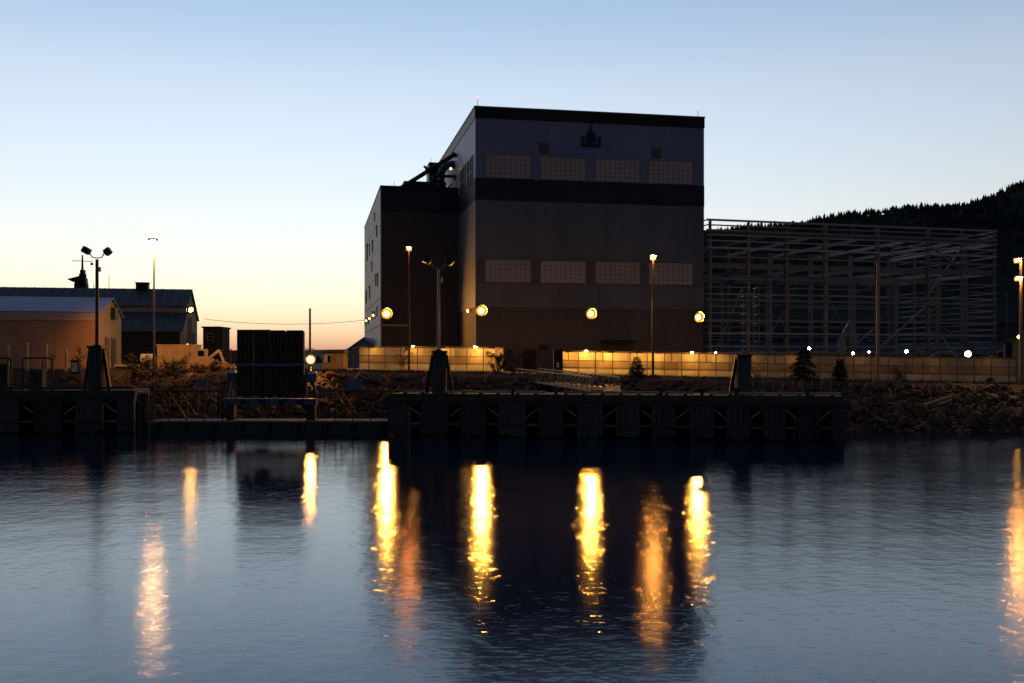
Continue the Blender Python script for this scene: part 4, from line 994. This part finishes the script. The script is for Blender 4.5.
# ship behind the sheds: only its bridge top and mast rise over the roof
sp = thing('ship', 'superstructure and mast of a ship rising behind the dark shed roof', 'ship', P(78, 300, 196))
Ys = 196
def sq(px, py): return P(px, py, Ys)
part(MB().prism([sq(73.5, 300), sq(86.5, 300), sq(86, 284), sq(84, 279), sq(76, 279), sq(74, 284)], (0, 1.2, 0)), 'bridge', 'fascia', sp)
part(MB().prism([sq(66.5, 279), sq(75, 277), sq(80, 275.5), sq(85, 278), sq(85.5, 281.5), sq(73, 282)], (0, 1.2, 0)), 'bridge_wing', 'black_metal', sp)
part(MB().tube(sq(82.4, 280), sq(82.4, 255), .3, .14, 8), 'mast', 'black_metal', sp)
part(MB().beam(sq(72, 260.8), sq(93, 261.4), .12), 'yard', 'galv', sp)
part(MB().box(PX(81, Ys), Ys-.5, PZ(275, Ys), PX(84.6, Ys), Ys+.5, PZ(270, Ys)).box(PX(80, Ys), Ys-.5, PZ(278, Ys), PX(85.5, Ys), Ys+.5, PZ(274, Ys)), 'platform', 'black_metal', sp)
part(MB().obox(sq(91.8, 264), (.2, 0, 0), (0, .2, 0), (0, 0, .22)), 'radar', 'black_metal', sp)
for px, y0 in ((93.7, 283), (109, 275)): part(MB().tube(sq(px, 296), sq(px, y0), .07, .04, 5), 'aerial', 'black_metal', sp)

# overhead wire
wr = MB(); a, c = Vector((-53.0, 176, PZ(319, 176))), HW(AU0-.1, 40, PZ(323, 205)); pts = []
for i in range(17):
    t = i/16; p = lerp(a, c, t); p.z -= 4*.9*t*(1-t); pts.append(p)
tag(struct(wr.path(pts, .035, 4), 'overhead_wire', 'rope', 'thing'), 'thin sagging wire strung from the dark shed to the annex', 'wire')

# ------------------------------------------------------------------ yard clutter on the left, lit orange
ct = thing('container', 'buff open-topped container catching orange light behind the bank shrubs', 'container', P(176, 366, 120))
xa, xb, z0, z1, Y = PX(157, 120), PX(195, 120), 5.3, PZ(344.5, 120), 120
part(MB().box(xa, Y, z0, xb, Y+2.4, z1-.15), 'body', 'cont', ct)
part(MB().box(xa-.08, Y-.08, z1-.15, xb+.08, Y+2.48, z1), 'top_rail', 'cont', ct)
for k in range(9): x = lerp(xa+.1, xb-.1, k/8); part(MB().box(x-.06, Y-.07, z0, x+.06, Y, z1-.15), 'rib', 'cont', ct)
part(MB().box(xa-.04, Y-.05, z0-.2, xb+.04, Y+2.4, z0), 'skid', 'rust', ct)
tk = thing('tank', 'small white round-topped tank left of the buff container', 'tank', P(148, 364, 119))
x = PX(148, 119); part(MB().tube((x-.7, 119, 6.6), (x+.7, 119, 6.6), .62, None, 14), 'shell', 'tarp', tk)
for sg in (-.45, .45): part(MB().box(x+sg-.1, 118.6, 5.2, x+sg+.1, 119.4, 6.15), 'saddle', 'rust', tk)
part(MB().tube((x, 119, 7.2), (x, 119, 7.5), .15), 'filler', 'black_metal', tk)
dg = thing('excavator', 'small parked digger with folded arm right of the buff container', 'digger', P(204, 368, 118))
x = PX(202, 118)
part(MB().box(x-.9, 117.6, 5.75, x+.9, 119.4, 6.7), 'body', 'cont', dg)
part(MB().box(x-.5, 117.8, 6.7, x+.4, 119.0, 7.75), 'cab', 'cont', dg); part(MB().box(x-.42, 117.74, 6.95, x+.3, 117.8, 7.55), 'window', 'glass_dark', dg)
for sg in (-1, 1): part(MB().box(x-1.1, 118.5+sg*.9-.22, 5.2, x+1.1, 118.5+sg*.9+.22, 5.75), 'track', 'black_metal', dg)
part(MB().beam((x+.7, 117.9, 6.5), (x+2.1, 117.6, 7.6), .28).beam((x+2.1, 117.6, 7.6), (x+2.7, 117.5, 6.2), .22), 'arm', 'cont', dg)
part(MB().prism([(x+2.4, 117.2, 6.3), (x+3.0, 117.2, 6.2), (x+3.1, 117.2, 5.6), (x+2.5, 117.2, 5.5)], (0, .6, 0)), 'bucket', 'rust', dg)
rd = random.Random(21)
sh = MB()
for _ in range(150):
    u_ = rd.gauss(0, .5); x = PX(218, 117)+u_*3.2; y = 117+rd.uniform(-1.2, 1.5); z = 5.2+max(0, 1.2-abs(u_))*rd.random()*.9
    me = rd.choice(RKS); s_ = rd.uniform(.14, .36); mt = Matrix.Translation((x, y, z)) @ Matrix.Rotation(rd.uniform(0, 6), 4, (rd.random(), rd.random(), 1)) @ Matrix.Diagonal((s_*1.5, s_, s_, 1))
    sh.add([mt @ v.co for v in me.vertices], [tuple(p.vertices) for p in me.polygons])
struct(sh, 'rubble_heap', 'rust', 'stuff')
for i, (px, yt, lab) in enumerate(((8, 345, 'first'), (27, 344, 'second'), (46, 344.5, 'third'), (66, 350.5, 'fourth and shortest'))):
    Y = 112.5; x = PX(px, Y); t = thing('yard_post', lab+' buff timber post from the left, in front of the rust red shed', 'post', (x, Y, 5.2), 'buff posts in front of the rust red shed')
    part(MB().box(x-.14, Y-.14, 5.1, x+.14, Y+.14, PZ(yt, Y)), 'shaft', 'cont', t)
    part(MB().hexa([(x-.14, Y-.14, PZ(yt, Y)), (x+.14, Y-.14, PZ(yt, Y)), (x+.14, Y+.14, PZ(yt, Y)), (x-.14, Y+.14, PZ(yt, Y)), (x-.05, Y-.05, PZ(yt, Y)+.12), (x+.05, Y-.05, PZ(yt, Y)+.12), (x+.05, Y+.05, PZ(yt, Y)+.12), (x-.05, Y+.05, PZ(yt, Y)+.12)]), 'cap', 'cont', t)
    if i == 0: part(MB().box(x+.14, Y-.06, PZ(352, Y), PX(27, Y)-.14, Y+.06, PZ(350.6, Y)), 'crossbar', 'cont', t)
t = thing('notice', 'small pale notice on a stake between the third and fourth buff posts', 'sign', P(53, 370, 112))
x = PX(53, 112); part(MB().box(x-.05, 112, 5.1, x+.05, 112.1, 7.0), 'stake', 'pole_tan', t); part(MB().box(x-.3, 111.95, PZ(360, 112), x+.3, 112, PZ(354.5, 112)), 'board', 'shed_tan', t)
t = thing('meter_box', 'white-fronted meter box on the bank left of the silhouetted mast', 'box', P(74, 371, 109))
x = PX(74.5, 109); part(MB().box(x-.4, 109, 4.9, x+.4, 109.5, PZ(361, 109)), 'case', 'black_metal', t); part(MB().box(x-.28, 108.93, 5.2, x+.3, 109, PZ(362.5, 109)), 'door', 'white', t); part(MB().box(x-.5, 108.85, PZ(361, 109), x+.5, 109.6, PZ(361, 109)+.08), 'hood', 'black_metal', t)
t = thing('flatbed', 'pale-edged low flatbed trailer beside the rust red shed gable', 'trailer', P(124, 370, 116))
xa, xb = PX(114, 116), PX(133, 116)
part(MB().box(xa, 116, 5.75, xb, 118.2, 5.95), 'bed', 'rail_pale', t); part(MB().box(xa+.1, 116.1, 5.6, xb-.1, 118.1, 5.75), 'chassis', 'black_metal', t)
for x in (xa+.4, xb-.4):
    for y in (116.1, 117.9): part(MB().tube((x, y, 5.5), (x, y+.2, 5.5), .26, None, 12), 'wheel', 'black_metal', t)

# ------------------------------------------------------------------ vegetation
def conifer(px, py0, py1, Y, label, seed, lean=0):
    rr = random.Random(seed); x = PX(px, Y); zb_, zt_ = PZ(py1, Y), PZ(py0, Y); H = zt_-zb_
    t = thing('conifer_tree', label, 'tree', (x, Y, zb_), 'young conifers on the bank')
    part(MB().tube((x, Y, zb_-.3), (x+lean, Y, zt_-.1), H*.035, .015, 7), 'trunk', 'bark', t)
    c_ = MB(); Rm = H*.5
    lv = 0.0
    while lv < .985:
        rad = Rm*(1-lv)**.85*rr.uniform(.75, 1.12)+.06; nb = int(12+16*(1-lv)); z = zb_+H*(.06+.94*lv); xx = x+lean*lv
        for k in range(nb):
            a = rr.uniform(0, 6.283); r_ = rad*rr.uniform(.6, 1.12); dr = r_*rr.uniform(.05, .4)
            dirv = Vector((math.cos(a), math.sin(a), 0)); sd = Vector((-math.sin(a), math.cos(a), 0))
            p0 = Vector((xx, Y, z+.05)); p1 = p0+dirv*r_-Zv*dr
            for m_ in range(5):
                f = (m_+.6)/5; b_ = lerp(p0, p1, f); ln = H*.085*(1.25-f*.6)
                for sg in (-1, 1):
                    tip = b_+dirv*ln*.8+sd*sg*ln*rr.uniform(.5, 1)+Zv*rr.uniform(-.12, .1)*H*.3
                    c_.add([b_-dirv*.03, b_+dirv*ln*.4+Zv*.03, tip], [(0, 1, 2)])
            c_.add([p0-sd*.03, p0+sd*.03, p1+dirv*.08], [(0, 1, 2)])
        lv += rr.uniform(.035, .055)
    part(c_, 'crown', 'needles', t)
conifer(637, 357, 393, 110, 'dark young conifer left of the lit pole in front of the long walkway', 1)
conifer(803.5, 346, 394, 106, 'tallest of the three dark young conifers, below the pale work light', 2, .1)
conifer(840, 359.5, 391, 107, 'smallest rightmost dark young conifer on the bank', 3)
def sapling(px, py0, py1, Y, label, seed, wid=.35, dens=900, leaf=.09, name='sapling', cat='sapling', m='leaf'):
    rr = random.Random(seed); x = PX(px, Y); zb_, zt_ = PZ(py1, Y), PZ(py0, Y); H = zt_-zb_
    t = thing(name, label, cat, (x, Y, zb_)); tr = MB(); lf = MB()
    tr.tube((x, Y, zb_-.2), (x+.05, Y, zb_+H*.8), .05, .02, 6); tips = []
    for k in range(22):
        z = zb_+H*rr.uniform(.12, .85); a = rr.uniform(0, 6.283); l = H*wid*rr.uniform(.4, 1)
        e = Vector((x+math.cos(a)*l, Y+math.sin(a)*l, z+l*rr.uniform(.4, 1))); tr.tube((x, Y, z), e, .02, .008, 4); tips.append((Vector((x, Y, z)), e))
    for k in range(dens):
        p, q = rr.choice(tips); c_ = lerp(p, q, rr.uniform(.3, 1.1))+Vector((rr.gauss(0, .12), rr.gauss(0, .12), rr.gauss(0, .12)))
        a = Vector((rr.gauss(0, 1), rr.gauss(0, 1), rr.gauss(0, 1))).normalized()*leaf*rr.uniform(.6, 1.3); b_ = Vector((rr.gauss(0, 1), rr.gauss(0, 1), rr.gauss(0, 1))).normalized()*leaf*.6
        lf.add([c_-a, c_+b_, c_+a, c_-b_], [(0, 1, 2, 3)])
    part(tr, 'trunk', 'bark', t); part(lf, 'crown', m, t)
sapling(404, 345, 373, 118, 'bare-looking leafy sapling in front of the short walkway', 4, .42, 500, .08)
sapling(497, 355, 377, 119, 'round olive bush at the right end of the short walkway', 5, .75, 1600, .1, 'bush', 'bush')
sapling(514, 350, 377, 121, 'taller loose olive bush in the gap between the walkways', 6, .5, 1100, .1, 'bush', 'bush')
sapling(756, 360, 392, 103, 'thin straggly sapling right of the mastless dolphin', 7, .4, 420, .07)
sapling(899, 370, 384, 108, 'low straggly bush on the bank right of the plain dark pole', 8, .7, 500, .08, 'bush', 'bush')
sapling(205, 366, 384, 112, 'dense bush lit orange on the bank below the digger', 9, .9, 1600, .11, 'bush', 'bush')
sapling(172, 364, 382, 111, 'wide bush lit orange on the bank below the buff container', 10, 1.0, 1800, .11, 'bush', 'bush')
sapling(140, 358, 384, 110, 'tallest bush on the bank left of the slender lamp pole', 12, .7, 1600, .11, 'bush', 'bush')
sapling(80, 350, 374, 113, 'thin shrub left of the silhouetted twin floodlight mast', 13, .5, 500, .08, 'bush', 'bush')

# driftwood on the right bank
def on_px(px, py):
    # walk down the bank until the pixel row matches
    for k in range(200):
        t = 1-k/200; 
        for Yq in (0,):
            Yb = None
        x = PX(px, 100); v = on_bank(x, t); v.x = PX(px, v.y)
        if 362+(CZ-v.z)/v.y*1024 >= py: return v
    return v
for pts, r, lab in (([(917, 408), (930, 403), (953, 396)], .17, 'thickest bleached log leaning across the right bank'), ([(935, 405.5), (952, 400)], .10, 'thin bleached log just below the thickest log'),
                    ([(931, 396), (929, 390), (930, 386), (935, 384)], .05, 'curved pale branch standing above the thickest log'), ([(889, 388), (892, 395)], .09, 'short upright pale stick left of the logs'),
                    ([(972.5, 385), (973, 391)], .14, 'pale stump standing right of the logs'), ([(894, 390), (900, 386)], .06, 'slim pale stick tilted right, left of the logs'), ([(888, 403.5), (899, 403.8)], .07, 'flat pale stick lying low left of the logs')):
    vs = []
    base = on_px(*pts[-1] if pts[-1][1] > pts[0][1] else pts[0])
    for px, py in pts:
        v = P(px, py, base.y-.7); vs.append(v)
    o = MB()
    for i, (p, q) in enumerate(zip(vs, vs[1:])): o.tube(p, q, r*(1-.2*i), r*(.8-.2*i), 7)
    at = vs[0]; o_ = link('driftwood', o.mesh('driftwood', M['drift'], at), None, at); tag(o_, lab, 'driftwood', 'driftwood on the right bank')
